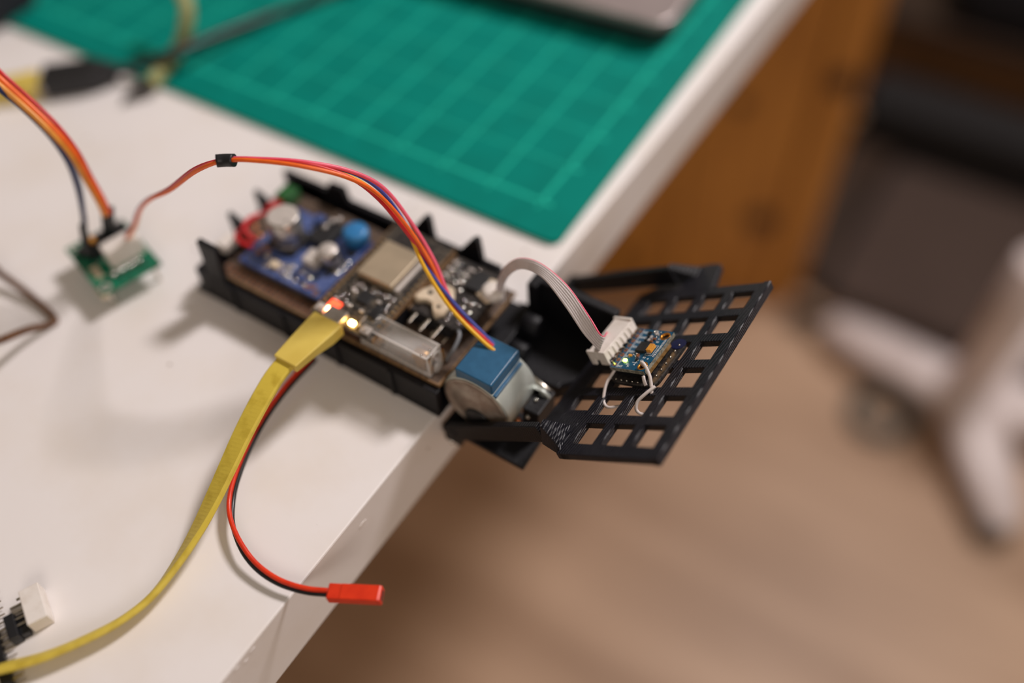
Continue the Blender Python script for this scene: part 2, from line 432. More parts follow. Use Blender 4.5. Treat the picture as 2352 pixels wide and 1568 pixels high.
PATHS = {
    'wire_yellow': [(15.08, -95.01, 26.6), (9, -94.97, 29.6), (-4.77, -93.03, 36.6), (-17.09, -89.6, 47.6), (-27, -84.81, 57.2), (-35.91, -85.97, 69), (-43.69, -90.09, 77), (-54, -97.94, 83), (-65.89, -104.87, 85), (-76.78, -110.4, 84.4), (-89.83, -113.63, 77.2), (-107.81, -115.12, 61.2), (-125.58, -114.05, 47.2), (-137.9, -113.15, 35.2), (-142.62, -115.9, 26), (-147.68, -118.77, 19)],
    'wire_red': [(14.86, -93.78, 26), (8.82, -93.41, 29), (-4.83, -91.52, 36), (-16.79, -87.22, 47), (-26.58, -86.22, 58), (-35.02, -87.81, 70), (-42.66, -91.25, 78), (-53.4, -98.21, 84), (-64.88, -105.63, 86), (-76.3, -110.7, 85), (-89.35, -113.97, 78), (-107.57, -115.34, 62), (-125.15, -114.35, 48), (-137.23, -113.6, 36), (-143.27, -115.91, 26), (-148.14, -118.73, 19)],
    'wire_blue': [(14.9, -93.09, 26), (8.93, -92.39, 29), (-4.05, -91.22, 37), (-17.21, -88.43, 47), (-27.73, -83.26, 56), (-36.87, -83.21, 68), (-45.35, -87.44, 76), (-54.23, -97.59, 83), (-66.17, -104.54, 85), (-77.54, -109.82, 84), (-90.05, -113.49, 77), (-108.03, -114.99, 61), (-126.49, -113.66, 47), (-138.79, -113, 35), (-144.79, -115.38, 25), (-149.92, -118.17, 18)],
    'wire_orange': [(14.61, -93.81, 25.5), (8.53, -93.6, 28.5), (-5.23, -91.67, 35.5), (-16.07, -87.19, 47.8), (-25.23, -85.91, 59.5), (-33.93, -87.77, 71.5), (-41.2, -92.81, 79.5), (-51.45, -100.35, 85.2), (-63.89, -106.49, 86.7), (-75.65, -111.21, 85.3), (-87.73, -114.87, 78.4), (-105.84, -116.18, 62.6), (-124.03, -114.89, 48.6), (-136.35, -113.95, 36.6), (-142.4, -116.23, 26.6), (-147.5, -119.04, 19.6)],
    'wire_pink': [(14.41, -92.98, 25), (8.37, -92.44, 28), (-5.05, -90.64, 35.4), (-16.24, -84.89, 46.7), (-25.89, -82.67, 58), (-35.41, -83.21, 70), (-43.77, -88.69, 78), (-53.87, -97.51, 84), (-65.29, -105.14, 86), (-76.47, -110.55, 85), (-88.95, -114.18, 78), (-107.14, -115.52, 62), (-124.92, -114.44, 48), (-137.23, -113.6, 36), (-143.27, -115.91, 26), (-148.37, -118.71, 19)],
    'sleeve': [(-78.17, -112.66, 85.2), (-76.14, -110.84, 85), (-73.22, -109.55, 85.3)],
    'jump_orange': [(-176.72, -121.9, 92.4), (-169.88, -122.87, 90.4), (-162.87, -121.76, 82.4), (-154.58, -121.43, 74.4), (-149.54, -120.94, 64.4), (-148.39, -120.93, 52.4), (-146.69, -121.29, 42.4), (-147.04, -121.4, 35.4)],
    'jump_amber': [(-176.27, -123.87, 92.2), (-169.42, -124.83, 90.2), (-162.55, -123.56, 82.2), (-154.52, -123.01, 74.2), (-149.83, -122.12, 64.2), (-148.83, -121.91, 52.2), (-147.17, -122.28, 42.2), (-147.61, -122.37, 35.2)],
    'jump_red': [(-179.01, -119.14, 91.5), (-172.11, -120.13, 89.5), (-164.9, -119.04, 81.5), (-156.25, -118.77, 73.5), (-150.69, -118.91, 63.5), (-149.32, -119.3, 51.5), (-147.54, -119.84, 41.5), (-147.78, -119.99, 34.5)],
    'jump_navy': [(-170.58, -126.46, 92.3), (-167.46, -125.73, 88.3), (-164.17, -122.73, 78.3), (-162.24, -120.08, 66.3), (-160.98, -119.33, 54.3), (-158.46, -121.86, 44.3), (-157.06, -125.47, 34.3), (-157.63, -126.89, 29.3)],
    'jump_grey': [(-171.93, -124.16, 92), (-168.8, -123.41, 88), (-165.29, -120.4, 78), (-162.89, -117.82, 66), (-161.05, -117.75, 54), (-158.38, -121.05, 44), (-157.41, -125.31, 34), (-158.11, -126.84, 29)],
    'olive': [(-258.54, 18.2, 36), (-238.09, 9, 30), (-234.92, 3.26, 22), (-238.5, -1.36, 11), (-238.73, -11.37, 6.6), (-235.96, -21.8, 6.2), (-234.44, -29.64, 5.2)],
    'blackcable': [(-261.55, -35.65, 7), (-253.48, -27.28, 6.5), (-245.79, -21.5, 9), (-231.61, -12.03, 14), (-227.68, 19.37, 9), (-220.63, 50.89, 5.3), (-209.69, 74.21, 5.2), (-196.76, 104.14, 5.2)],
    'blackconn': [(-282.63, -55.27, 6), (-262.27, -35.25, 6.5)],
    'battR': [(-51, -120.33, 9), (-50.1, -135.79, 10), (-48.61, -150.72, 9), (-45.25, -163.8, 8), (-41.12, -174.74, 7), (-36.74, -182.13, 6), (-30.9, -187.07, 6), (-22.62, -191.15, 6), (-14.21, -193.45, 5), (-4.95, -193.59, 4.5), (4.12, -191.43, 4.5), (11.63, -188.07, 5)],
    'battB': [(-50.3, -120.52, 7), (-49.02, -135.44, 9), (-47.93, -149.53, 8), (-44.37, -163.58, 7), (-40.13, -174.46, 6), (-36.21, -181.18, 5), (-30.56, -187.19, 5), (-21.91, -192.31, 5), (-13.51, -194.59, 4), (-4.46, -194.49, 3.5), (4.51, -192.22, 3.5), (12.02, -188.85, 4)],
    'battplug': [(11.64, -188.66, 4.5), (27.18, -180.84, 6)],
    'usb': [(-43.83, -138.25, 28.5), (-43.77, -144.49, 27.5), (-42.61, -154.37, 25), (-41.45, -164.87, 21), (-39.86, -174.87, 17), (-38.33, -184.7, 13), (-36.92, -194.68, 9.5), (-35.94, -205.84, 6.5), (-35.98, -218.41, 4), (-38.34, -229.23, 3.7), (-43.22, -239.38, 3.7), (-50.26, -250.39, 3.7), (-58.8, -259.87, 3.7), (-64.55, -264.98, 3.7)],
    'brown': [(-199.8, -154.03, 10), (-192.52, -153.33, 6), (-177.73, -153.67, 3), (-163.37, -155.29, 1.5), (-157.55, -156.91, 1), (-157.35, -159.89, 1.5), (-157.23, -168.12, 7), (-154.26, -178.84, 14), (-153, -185.35, 18)],
    'ribL': [(2.26, -70.42, 22), (2.48, -71.06, 30), (6.29, -71.99, 40), (12.16, -71.59, 46), (21.66, -73.68, 48), (32.63, -77.79, 44), (40.94, -80.27, 38), (46.89, -80.37, 33)],
    'ribR': [(1.17, -72.3, 22), (0.14, -71.22, 30), (3.17, -69.97, 40), (9.24, -69.16, 47), (18.09, -70.04, 50), (29.82, -72.5, 48), (40.7, -76.64, 43), (47.16, -79, 39)],
    'laptop': [(-85.76, 121.04, 16), (-36.75, 123.05, 16), (-23.35, 137.2, 16), (-24.76, 155.33, 16)],
    'darkcorner': [(-319.45, -45.4, 20), (-333.66, -25.85, 20), (-295.31, -61.79, 20)],
    'yplug': [(-294.18, -73.33, 6), (-283.12, -56.79, 6)],
}


# ------------------------------------------------------------------ setting: floor
fl = obj('floor', MB().box(-3000, 3500, -2500, 4000, -740, -720), 'floor')
fl['kind'] = 'structure'; fl['label'] = 'pale beige wood laminate floor far below the table'

# ------------------------------------------------------------------ work table
tb = thing('work_table', 'white painted work table with scuffed square edge under all the electronics', 'table', (-600, 100, -720))
obj('tabletop', MB().box(-1300, 0, -900, 1000, -34.7, 0), 'table', tb, bevel=0.7)
lg = obj('leg', MB().box(-1270, -1220, -870, -820, -720, -34.7), 'table', tb, bevel=1.5)
for dx, dy in ((0, 1780), (1130, 0), (1130, 1780)):
    again(lg, 'leg', tb, (dx, dy, 0))
# chips in the paint along the edge
ch = MB()
for (y, z, ry, rz) in ((-160, -8.5, 2.6, 1.1), (-214, -3.0, 1.4, 0.8), (-217.5, -4.4, 1.0, 0.7), (-221, -2.6, 1.2, 0.6), (-226, -5, 1.0, 0.9), (-232, -3.4, 1.6, 0.8), (-237, -6.2, 1.1, 0.7), (-229, -27, 9, 0.5), (-246, -29, 7, 0.6)):
    ch.hexa([(-0.05, y + ry * math.cos(a) * random.uniform(.7, 1.2), z + rz * math.sin(a) * random.uniform(.7, 1.2)) for a in [k * math.pi / 4 for k in range(8)]],
            [(0.12, y + ry * .8 * math.cos(a), z + rz * .8 * math.sin(a)) for a in [k * math.pi / 4 for k in range(8)]])
obj('paint_chip', ch, 'table', tb, kind='stuff')

# ------------------------------------------------------------------ cutting mat
th = math.radians(1.304)
MT = Matrix.Translation((-24.38, 0, 0)) @ Matrix.Rotation(th, 4, 'Z')
cm = thing('cutting_mat', 'green cutting mat with pale printed grid lying on the white table', 'cutting mat', (-250, 150, 0))
pts = []
def rc(cx, cy, r, a0):
    return [(cx + r * math.cos(math.radians(a0 + k * 15)), cy + r * math.sin(math.radians(a0 + k * 15))) for k in range(7)]
x0, x1, y0, y1, r = -600, 18.5, -19.5, 420, 5
pts = rc(x1 - r, y0 + r, r, -90) + rc(x1 - r, y1 - r, r, 0) + rc(x0 + r, y1 - r, r, 90) + rc(x0 + r, y0 + r, r, 180)
obj('mat_sheet', MB(MT).prism(pts, 0, 2.4), 'mat', cm, bevel=0.4)
ln = MB(MT)
Z0, Z1 = 2.395, 2.43
for i in range(0, 23):
    w = 0.8 if i in (0,) else 0.62
    ln.box(-25.4 * i - w, -25.4 * i + w, 0, 400, Z0, Z1)
    ln.box(-25.4 * i - .5, -25.4 * i + .5, -4.5, 0, Z0, Z1)
for j in range(0, 16):
    w = 0.8 if j == 0 else 0.34
    ln.box(-580, 0, 25.4 * j - w, 25.4 * j + w, Z0, Z1)
    ln.box(0, 5.5, 25.4 * j - .8, 25.4 * j + .8, Z0, Z1)
obj('printed_grid', ln, 'matline', cm, kind='stuff')

# ------------------------------------------------------------------ laptop corner
lp = thing('laptop', 'silver laptop with rounded corner lying on the green cutting mat', 'laptop', (-200, 260, 2.5))
LT = Matrix.Translation((-27, 124, 0)) @ Matrix.Rotation(math.radians(4), 4, 'Z')
def rrect(x0, x1, y0, y1, r):
    return rc(x1 - r, y0 + r, r, -90) + rc(x1 - r, y1 - r, r, 0) + rc(x0 + r, y1 - r, r, 90) + rc(x0 + r, y0 + r, r, 180)
obj('lid', MB(LT).prism(rrect(-320, 0, 0, 225, 11), 12.6, 17.5), 'silver', lp, bevel=1.2)
obj('base', MB(LT).prism(rrect(-319, -1, 1, 224, 11), 4.2, 11.8), 'darkrub', lp, bevel=1.2)
fo = obj('foot', MB(LT).cyl((-18, 18, 2.43), (-18, 18, 4.4), 6), 'darkrub', lp)
for dx, dy in ((-284, -20), (-14, 190), (-298, 170)):
    again(fo, 'foot', lp, (dx, dy, 0))
obj('hinge', MB(LT).box(-318, -2, 3, 222, 11.6, 12.7), 'darkrub', lp)

# ------------------------------------------------------------------ robot chassis
PB = Vector((48.56, -38.56, 14.29))
E1 = Vector((0.8288, 0.0414, 0.5579)).normalized(); E2 = Vector((0.0003, -0.9973, 0.0735)).normalized(); NN = Vector((-0.5595, 0.0608, 0.8266)).normalized()
SX, SY = 11.95, 13.81
PT = frame(PB, E1, E2, NN)        # local mm: along the columns, along the rows, out of the plate
rb = thing('robot_chassis', 'black 3D printed robot body overhanging the table edge with a raised openwork grid foot', 'robot', (-60, -85, 0))
obj('base_plate', MB().box(-120, 1.5, -114.5, -54.5, 0.0, 2.2), 'pla', rb, bevel=.4)
fw = MB().box(-116, 1.5, -114.2, -111.6, 2.0, 14.6)
obj('front_wall', fw, 'pla', rb, bevel=.3)
rib = obj('rib', MB().box(-98, -96.2, -115.0, -114.1, 0.3, 14.4), 'pla', rb)
for dx in (26, 52, 78):
    again(rib, 'rib', rb, (dx, 0, 0))
obj('corner_fin', MB().prism_xz([(-110.5, 3), (-107.5, 34.5), (-98, 34), (-98.8, 26), (-100, 12), (-103, 3)], -114, -111.6), 'pla', rb, bevel=.3)
obj('end_foot', MB().hexa([(-122, -113, 0), (-116, -115, 0), (-116, -108, 0), (-119, -108, 0)], [(-113, -113, 9.5), (-109, -115, 9.5), (-109, -108, 9.5), (-111, -108, 9.5)]), 'pla', rb, bevel=.3)
obj('back_wall', MB().box(-116, -9, -56.6, -54, 2, 19.2), 'pla', rb, bevel=.3)
for (xa, xb, xt, zt, z0) in ((-119, -94, -118.6, 30.0, 18.5), (-93, -73, -84.5, 25.5, 18.5), (-51.5, -40.0, -41, 31.2, 19), (-28.5, -17, -18.2, 30.8, 19)):
    if xa == -119:
        P = [(-119.3, 2), (-118.8, 20.4), (-96, 20.6), (-94, 18)]
    elif xa == -93:
        P = [(-96, 18.5), (-93, 25), (-85, 25.6), (-83.6, 18.5)]
    else:
        P = [(xa, z0), (xt - 3.2, zt - 1.6), (xt - 1.2, zt), (xt, zt - .8), (xb, z0)]
    obj('wall_fin', MB().prism_xz(P, -56.6, -54), 'pla', rb, bevel=.3)
hk = obj('end_hook', MB().prism_xz([(-120.5, 2), (-120.8, 21), (-119.5, 20), (-115, 18.5), (-117, 2)], -88.5, -86), 'pla', rb, bevel=.2)
again(hk, 'end_hook', rb, (0.2, 15.5, 0))
obj('end_wall', MB().box(-119, -116.5, -112, -56, 2, 12), 'pla', rb, bevel=.3)
# prototype board with soldered tan rim
pb = obj('prototype_board', MB().box(-106.0, 0.4, -110.9, -60.6, 14.6, 16.1), 'perf', rb)
obj('board_rim', MB().box(-106.3, 0.95, -111.35, -110.85, 14.7, 16.25), 'perfedge', pb)
obj('board_rim', MB().box(.35, .95, -110.85, -60.5, 14.7, 16.25), 'perfedge', pb)
hol = MB()
for i in range(40):
    for y in (-109.2, -106.7):
        x = -104 + i * 2.54
        if -52 < x < -26 and y > -108: continue
        hol.ring((x, y, 16.08), (0, 0, 1), .85, .45, .06, 8)
obj('solder_pad', hol, 'copper', pb, kind='stuff')
# overhanging motor bracket
obj('bracket_floor', MB().prism([(1.8, -114), (37, -114), (36.5, -97), (1.8, -88)], -7.0, -4.8), 'pla', rb, bevel=.3)
obj('bracket_floor', MB().hexa([(4, -82, -2), (34, -82, -2), (41, -56, -2), (4, -56, -2)], [(4, -82, 1), (34, -82, 1), (41, -56, 1), (4, -56, 1)]), 'pla', rb, bevel=.3)
obj('bracket_lip', MB().hexa([(6, -84, -5), (33, -83, -4), (33, -80.5, -4), (6, -81.5, -5)], [(6, -84, 3), (33, -83, 4), (33, -80.5, 4), (6, -81.5, 3)]).hexa([(33, -83, -3), (44, -78, 3), (44, -75.5, 3), (33, -80.5, -3)], [(33, -83, 4), (44, -78, 11), (44, -75.5, 11), (33, -80.5, 4)]), 'pla', rb, bevel=.5)
obj('gear_block', MB().box(5.5, 41.5, -56.5, -52.5, -9, 22.8).box(5.5, 9.5, -60, -52.5, -9, 23.4), 'pla', rb, bevel=.6)
obj('bearing_block', MB().box(1.8, 8, -88, -58, -6, 9).cyl((8, -66, 9), (15, -66, 9), 4.5).cyl((8, -77, 6), (16, -77, 6), 3.5), 'pla', rb, bevel=.5)
obj('pivot_lug', MB().box(2.2, 9.5, -114, -110.4, -14, -4.8), 'pla', rb, bevel=.4)
obj('pivot_axle', MB().cyl((5.8, -114.5, -7.4), (5.8, -23, -8.6), 2.2), 'pla', rb)
obj('pivot_screw', MB().ball((7.2, -116.2, -9.0), 1.0, 12), 'solder', rb)
# lifting arms
def arm(y0, y1, a, b, hw):
    d = Vector((b[0] - a[0], 0, b[1] - a[1])).normalized(); n = Vector((-d.z, 0, d.x))
    P = [(a[0] - d.x * 4 + n.x * hw * .7, a[1] - d.z * 4 + n.z * hw * .7), (a[0] - d.x * 4 - n.x * hw * .7, a[1] - d.z * 4 - n.z * hw * .7),
         (a[0] - n.x * hw, a[1] - n.z * hw), (b[0] - n.x * hw, b[1] - n.z * hw), (b[0] + n.x * hw, b[1] + n.z * hw), (a[0] + n.x * hw, a[1] + n.z * hw)]
    return MB().prism_xz(P, y0, y1)
obj('lifting_arm', arm(-114.2, -111.6, (6.0, -7), (44.8, 23.6), 3.7), 'pla', rb, bevel=.4)
obj('lifting_arm', arm(-27.0, -24.0, (7.5, -9.5), (50, 20.5), 3.8), 'pla', rb, bevel=.4)
# openwork grid plate
gx = [-0.98]; 
for k in range(4):
    gx += [k - 0.355, k + 0.355]
gx += [3.72]
gy = [-0.70]
for r in range(6):
    gy += [r - 0.345, r + 0.345]
gy += [5.72]
def solid(i, j):
    if i % 2 == 1 and j % 2 == 1:
        return False
    if j >= 12 and i == 0: return False
    if j >= 11 and i == 0: return False
    if j >= 11 and i == 1: return False
    return True
gp = MB(PT).lattice([x * SX for x in gx], [y * SY for y in gy], solid, -2.6, 0.0)
gpo = obj('grid_plate', gp, 'plagrid', rb, bevel=.35)
obj('plate_rim', MB(PT).box(3.52 * SX, 3.74 * SX, -0.70 * SY, 5.72 * SY, -2.8, .45), 'plagrid', gpo, bevel=.3)
# flared corner between the front arm and the plate
L = lambda k, r, w: PT @ Vector((k * SX, r * SY, w))
fb = [Vector((43, -114.2, 23.5)), Vector((43, -111.6, 26.6)), Vector((46, -114.2, 18.8)), Vector((46, -111.6, 19.2))]
fm = MB()
A = [Vector((44.2, -114.2, 28.6)), Vector((44.2, -111.6, 29.0)), Vector((45.2, -111.6, 18.6)), Vector((45.2, -114.2, 18.2))]
B = [L(-.25, 5.05, .3), L(-.30, 4.55, .6), L(.35, 4.9, -2.8), L(.55, 5.74, -2.8)]
B = [L(.40, 5.56, 1.0), L(.28, 4.82, 1.1), L(.20, 4.84, -2.4), L(.50, 5.68, -2.5)]
rings = []
for k in range(9):
    t = k / 8
    rings.append([a.lerp(b, t) for a, b in zip(A, B)])
fm.loft(rings, True, False)
obj('arm_flare', fm, 'plagrid', rb, bevel=.25)
# printed layer ridges on the flare
rd = MB()
for k in range(15):
    t = .02 + k * .066
    p = A[0].lerp(B[0], t) + NN * .08; q = A[1].lerp(B[1], t) + NN * .08
    rd.tube([p, (p + q) / 2, q], .22, 5, 1)
obj('layer_ridge', rd, 'plagrid', rb, kind='stuff')
obj('corner_web', MB(PT).prism([(-.98 * SX, 4.2 * SY), (-.94 * SX, 4.62 * SY), (-.22 * SX, 5.32 * SY), (.50 * SX, 5.72 * SY), (.8 * SX, 5.72 * SY), (.8 * SX, 5.345 * SY), (.355 * SX, 5.345 * SY), (.355 * SX, 4.655 * SY), (.355 * SX, 4.2 * SY)], -2.6, -0.02), 'plagrid', rb, bevel=.2)
# flared tab at the back
obj('plate_tab', MB(PT).prism([(-.4 * SX, -.6 * SY), (1.75 * SX, -.6 * SY), (1.45 * SX, -1.80 * SY), (1.1 * SX, -1.86 * SY), (0.1 * SX, -1.75 * SY), (-.1 * SX, -1.3 * SY), (-.98 * SX, -.6 * SY)], -3.0, 0.1), 'plagrid', rb, bevel=.4)
obj('arm_flare', MB().hexa([(47, -27, 24), (47, -24, 24), (49, -24, 16), (49, -27, 16)],
                           [L(.8, -1.3, .2), L(.8, -1.75, .2), L(.8, -1.75, -2.6), L(.8, -1.3, -2.6)]), 'pla', rb, bevel=.4)

# ------------------------------------------------------------------ voltage converter (blue module, left)
bk = thing('voltage_converter', 'blue converter module with silver capacitors and blue disc on the brown board', 'circuit board', (-79, -85, 16))
obj('circuit_board', MB().box(-99.5, -59, -104.3, -70.5, 18.6, 20.2), 'bluepcb', bk)
for (x, y) in ((-97, -101.5), (-61, -101.5), (-97, -73), (-61, -73)):
    obj('standoff_pin', MB().box(x - .5, x + .5, y - .5, y + .5, 16, 21.0), 'pin', bk)
cp = obj('capacitor', MB().lathe((-88.3, -86.6, 21.4), (0, 0, 1), [(0, 6.0), (.6, 6.5), (1.6, 6.5), (2.0, 6.1), (2.4, 6.5), (12.3, 6.5), (13.1, 5.9)], 32), 'alu', bk)
obj('capacitor_top', MB().lathe((-88.3, -86.6, 34.3), (0, 0, 1), [(0, 5.9), (.3, 6.0), (.35, 5.6), (.2, 0.1)], 32), 'alutop', cp)
obj('vent_mark', MB().lathe((-84.9, -88.3, 34.54), (0, 0, 1), [(0, .8), (.06, .75)], 12), 'chip', cp)
obj('capacitor_base', MB().prism(rrect(-95, -81.6, -93.3, -79.9, 1.5), 20.2, 21.5), 'chip', cp)
c2 = obj('capacitor', MB().lathe((-66.6, -87.5, 21), (0, 0, 1), [(0, 3.7), (.5, 4.0), (6.6, 4.0), (7.2, 3.5)], 24), 'alu', bk)
obj('capacitor_top', MB().lathe((-66.6, -87.5, 28.15), (0, 0, 1), [(0, 3.5), (.2, 3.4), (.25, .1)], 24), 'alutop', c2)
obj('capacitor_base', MB().prism(rrect(-71, -62.2, -91.9, -83.1, 1.0), 20.2, 21.1), 'chip', c2)
obj('inductor', MB().prism(rrect(-75.5, -69.0, -94.2, -87.2, 1.2), 20.2, 24.4), 'alutop', bk, bevel=.4)
ds = obj('blue_disc', MB().lathe((-64.9, -73.2, 20.4), (0, 0, 1), [(0, 4.9), (4.6, 5.2), (5.4, 5.2), (6.5, 4.7), (6.9, 3.5), (7.1, .1)], 32), 'bluedisc', bk)
obj('chip', MB().box(-81.5, -72, -84, -71, 20.2, 24.0), 'chip', bk, bevel=.3)
for (x, y) in ((-78.4, -71.7), (-78.7, -75.6), (-76.3, -69.6)):
    obj('terminal_screw', MB().ball((x, y, 23.9), 1.3, 12, .8), 'alu', bk)
obj('terminal', MB().box(-86, -81, -74.5, -71.0, 20.2, 24), 'bluepcb', bk, bevel=.3)
tb_ = obj('screw_terminal', MB().box(-108.5, -99.6, -96, -80, 16.1, 20.6), 'perf', bk, bevel=.4)
for (x, y) in ((-105.2, -92.6), (-106.4, -87.8), (-101.4, -90.6)):
    obj('terminal_screw', MB().ball((x, y, 20.5), 1.5, 14, .5), 'copper', tb_)
obj('red_terminal', MB().box(-111, -106.5, -77, -70, 16.2, 20), 'redplastic', bk, bevel=.5)
obj('green_terminal', MB().box(-111.5, -104.5, -70, -62, 16.2, 21.5), 'greenplastic', bk, bevel=.5)
obj('power_wire', MB().tube([(-100, -94, 21), (-106, -93, 23), (-109.5, -88, 22), (-110, -82, 20), (-108, -77, 18)], 1.1, 8), 'wred', bk)
obj('power_wire', MB().tube([(-99, -97, 21), (-105, -98, 22), (-110, -94, 20), (-113, -88, 16)], 1.0, 8), 'wred', bk)
obj('white_plug', MB().box(-114, -108.8, -103, -95, 16.1, 20.6), 'white', bk, bevel=.8)
sm = random.Random(3)
for (x, y, w, d, h, m) in ((-84, -100, 4.2, 3, 2, 'glue'), (-79, -98.6, 2.0, 1.2, .8, 'alu'), (-74.5, -99.6, 1.6, 2.4, .8, 'chip'), (-71, -101, 2, 1.2, .7, 'chip'), (-66.5, -97, 1.2, 2.2, .7, 'chip'), (-93, -98.5, 1.2, 2.0, .7, 'chip'), (-63.5, -93, 1.2, 2.0, .7, 'chip'), (-62.5, -80, 3, 2, 1.4, 'chip')):
    obj('smd_part', MB().box(x - w / 2, x + w / 2, y - d / 2, y + d / 2, 20.2, 20.2 + h), m, bk, bevel=.1)
sd = MB()
for (x, y) in ((-81.5, -97.6), (-78.8, -96.4), (-78.0, -99.0), (-79.5, -101.4), (-76.6, -101.8), (-73.2, -97.2), (-73.0, -102), (-69.0, -98.0), (-68.6, -101.8), (-73.7, -85.4), (-61.8, -90.5), (-60.8, -87.2), (-95.5, -84.2), (-96.8, -88), (-93.8, -91.4), (-61.2, -84), (-83.6, -77.5), (-90.5, -97.5), (-87.6, -101.8)):
    sd.ball((x, y, 20.5), sm.uniform(1.0, 1.45), 14, .38)
obj('solder_joint', sd, 'solder', bk, kind='stuff')
gp_ = MB()
for (x, y) in ((-64.6, -100.6), (-62.0, -102.6), (-93, -94.6), (-96, -94), (-95.6, -97.4), (-66.5, -101.8)):
    gp_.ring((x, y, 20.15), (0, 0, 1), 1.15, .5, .15, 14)
obj('gold_pad', gp_, 'gold', bk, kind='stuff')

# ------------------------------------------------------------------ microcontroller board
mc = thing('microcontroller_board', 'black microcontroller board with square metal shield and glowing red and amber lights', 'circuit board', (-39, -88, 16))
obj('circuit_board', MB().box(-53.4, -25.6, -113.4, -61.5, 24.9, 26.5), 'greypcb', mc)
br_ = obj('board_rim', MB().box(-53.6, -53.3, -113.4, -61.5, 24.9, 26.6), 'perfedge', mc)
again(br_, 'board_rim', mc, (27.9, 0, 0))
hd = obj('pin_socket', MB().box(-53.2, -50.8, -108, -64, 16.1, 24.9), 'blackplastic', mc)
again(hd, 'pin_socket', mc, (25.0, 0, 0))
cn = obj('metal_shield', MB().box(-49.0, -32.9, -91.6, -72.6, 26.5, 29.6), 'can', mc, bevel=.5)
obj('antenna_strip', MB().box(-49.0, -32.9, -72.4, -64.5, 26.5, 27.3), 'blkpcb', mc)
us = obj('usb_port', MB().box(-46.6, -38.8, -115.2, -109, 26.5, 29.4), 'alu', mc, bevel=.4)
obj('chip', MB().box(-42.5, -37, -101.5, -96, 26.5, 27.5), 'chip', mc, bevel=.15)
obj('regulator', MB().box(-33.5, -30.0, -106, -99.5, 26.5, 28.1), 'chip', mc, bevel=.15)
bt = obj('button', MB().box(-52, -48.3, -112.6, -109.4, 26.5, 28.2).cyl((-50.1, -111, 28.2), (-50.1, -111, 28.8), 1.1), 'alutop', mc, bevel=.15)
again(bt, 'button', mc, (20.6, 0, 0))
obj('red_light', MB().box(-49.1, -47.1, -110.8, -109.2, 26.5, 27.5), 'ledhot', mc)
obj('red_glow_lens', MB().box(-49.6, -45.0, -108.9, -105.4, 26.5, 27.2), 'ledred', mc)
obj('amber_light', MB().box(-37.3, -35.2, -111.6, -110.0, 26.5, 27.5), 'ledamber', mc)
sd = MB(); sm = random.Random(5)
for i in range(15):
    y = -106.7 + i * 2.54 * .98
    sd.ball((-52, y, 26.5), .75, 8, .9); sd.ball((-27, y, 26.5), .75, 8, .9)
obj('gold_pad', sd, 'dullgold', mc, kind='stuff')
sd = MB()
for i in range(46):
    x = sm.uniform(-49.5, -29); y = sm.uniform(-106.5, -93)
    if -43 < x < -36.6 and -102 < y < -95.6: continue
    sd.ball((x, y, 26.6), sm.uniform(.45, .8), 12, .42)
obj('solder_joint', sd, 'solder', mc, kind='stuff')
for i in range(14):
    x = -48.5 + (i % 7) * 2.9; y = -104.5 + (i // 7) * 6.6
    if -44 < x < -36 and y > -102 and y < -95: continue
    obj('smd_part', MB().box(x - .8, x + .8, y - .45, y + .45, 26.5, 27.2), 'chip' if i % 2 else 'alutop', mc)
obj('side_bar', MB().box(-32.4, -30.6, -91.0, -73, 26.5, 28.0), 'alutop', mc, bevel=.2)

# ------------------------------------------------------------------ fuse holder
fh = thing('fuse_holder', 'clear plastic fuse holder with brass contacts on the board front corner', 'fuse holder', (-18, -106, 16))
obj('cover_shell', MB().box(-33.5, -4, -110.2, -109.3, 16.8, 26.6).box(-33.5, -4, -103.4, -102.6, 16.8, 26.6).box(-33.5, -4, -110.2, -102.6, 25.8, 26.8).box(-34.3, -33.4, -110.2, -102.6, 16.8, 26.8), 'clear', fh, bevel=.25)
obj('base', MB().box(-34.5, -3.4, -110.6, -102.2, 16.1, 17.2), 'clear', fh, bevel=.2)
ed = MB()
for (ya, yb, za, zb) in ((-110.35, -109.8, 26.4, 26.95), (-103.0, -102.45, 26.4, 26.95), (-110.35, -109.8, 16.9, 17.5)):
    ed.box(-34.2, -3.8, ya, yb, za, zb)
for xx in (-34.3, -4.2):
    ed.box(xx, xx + .5, -110.3, -109.75, 17, 26.9).box(xx, xx + .5, -103.0, -102.5, 17, 26.9).box(xx, xx + .5, -110.3, -102.5, 26.4, 26.9)
obj('shell_edge', ed, 'clearedge', fh, kind='stuff')
obj('shell_web', MB().box(-22.6, -22.0, -110.0, -102.8, 17, 26.4), 'clear', fh)
obj('end_loop', MB().tube([(-3.8, -109.6, 17), (-3.4, -109.6, 22), (-3.2, -108, 26), (-3.2, -105, 26), (-3.4, -103.2, 22), (-3.8, -103.2, 17)], .6, 6), 'clear', fh)
obj('end_latch', MB().ring((-3.6, -106.4, 18.6), (1, 0, 0), 1.9, 1.0, 1.2, 16), 'clear', fh)
obj('glass_fuse', MB().cyl((-28, -106.4, 21.2), (-10, -106.4, 21.2), 2.4, 20), 'clear', fh)
fc = obj('fuse_cap', MB().cyl((-31, -106.4, 21.2), (-25.5, -106.4, 21.2), 2.6, 20), 'brass', fh)
again(fc, 'fuse_cap', fh, (19, 0, 0))
ct = obj('contact', MB().box(-30.6, -26.6, -109.0, -108.4, 17, 24.6).box(-30.6, -26.6, -104.2, -103.6, 17, 24.6), 'brass', fh, bevel=.1)
again(ct, 'contact', fh, (20.0, 0, 0))
bl = obj('contact_blade', MB().box(-4.4, -3.9, -109.2, -108.0, 16.4, 23.6), 'brass', fh)
again(bl, 'contact_blade', fh, (.6, 6.8, -.6))
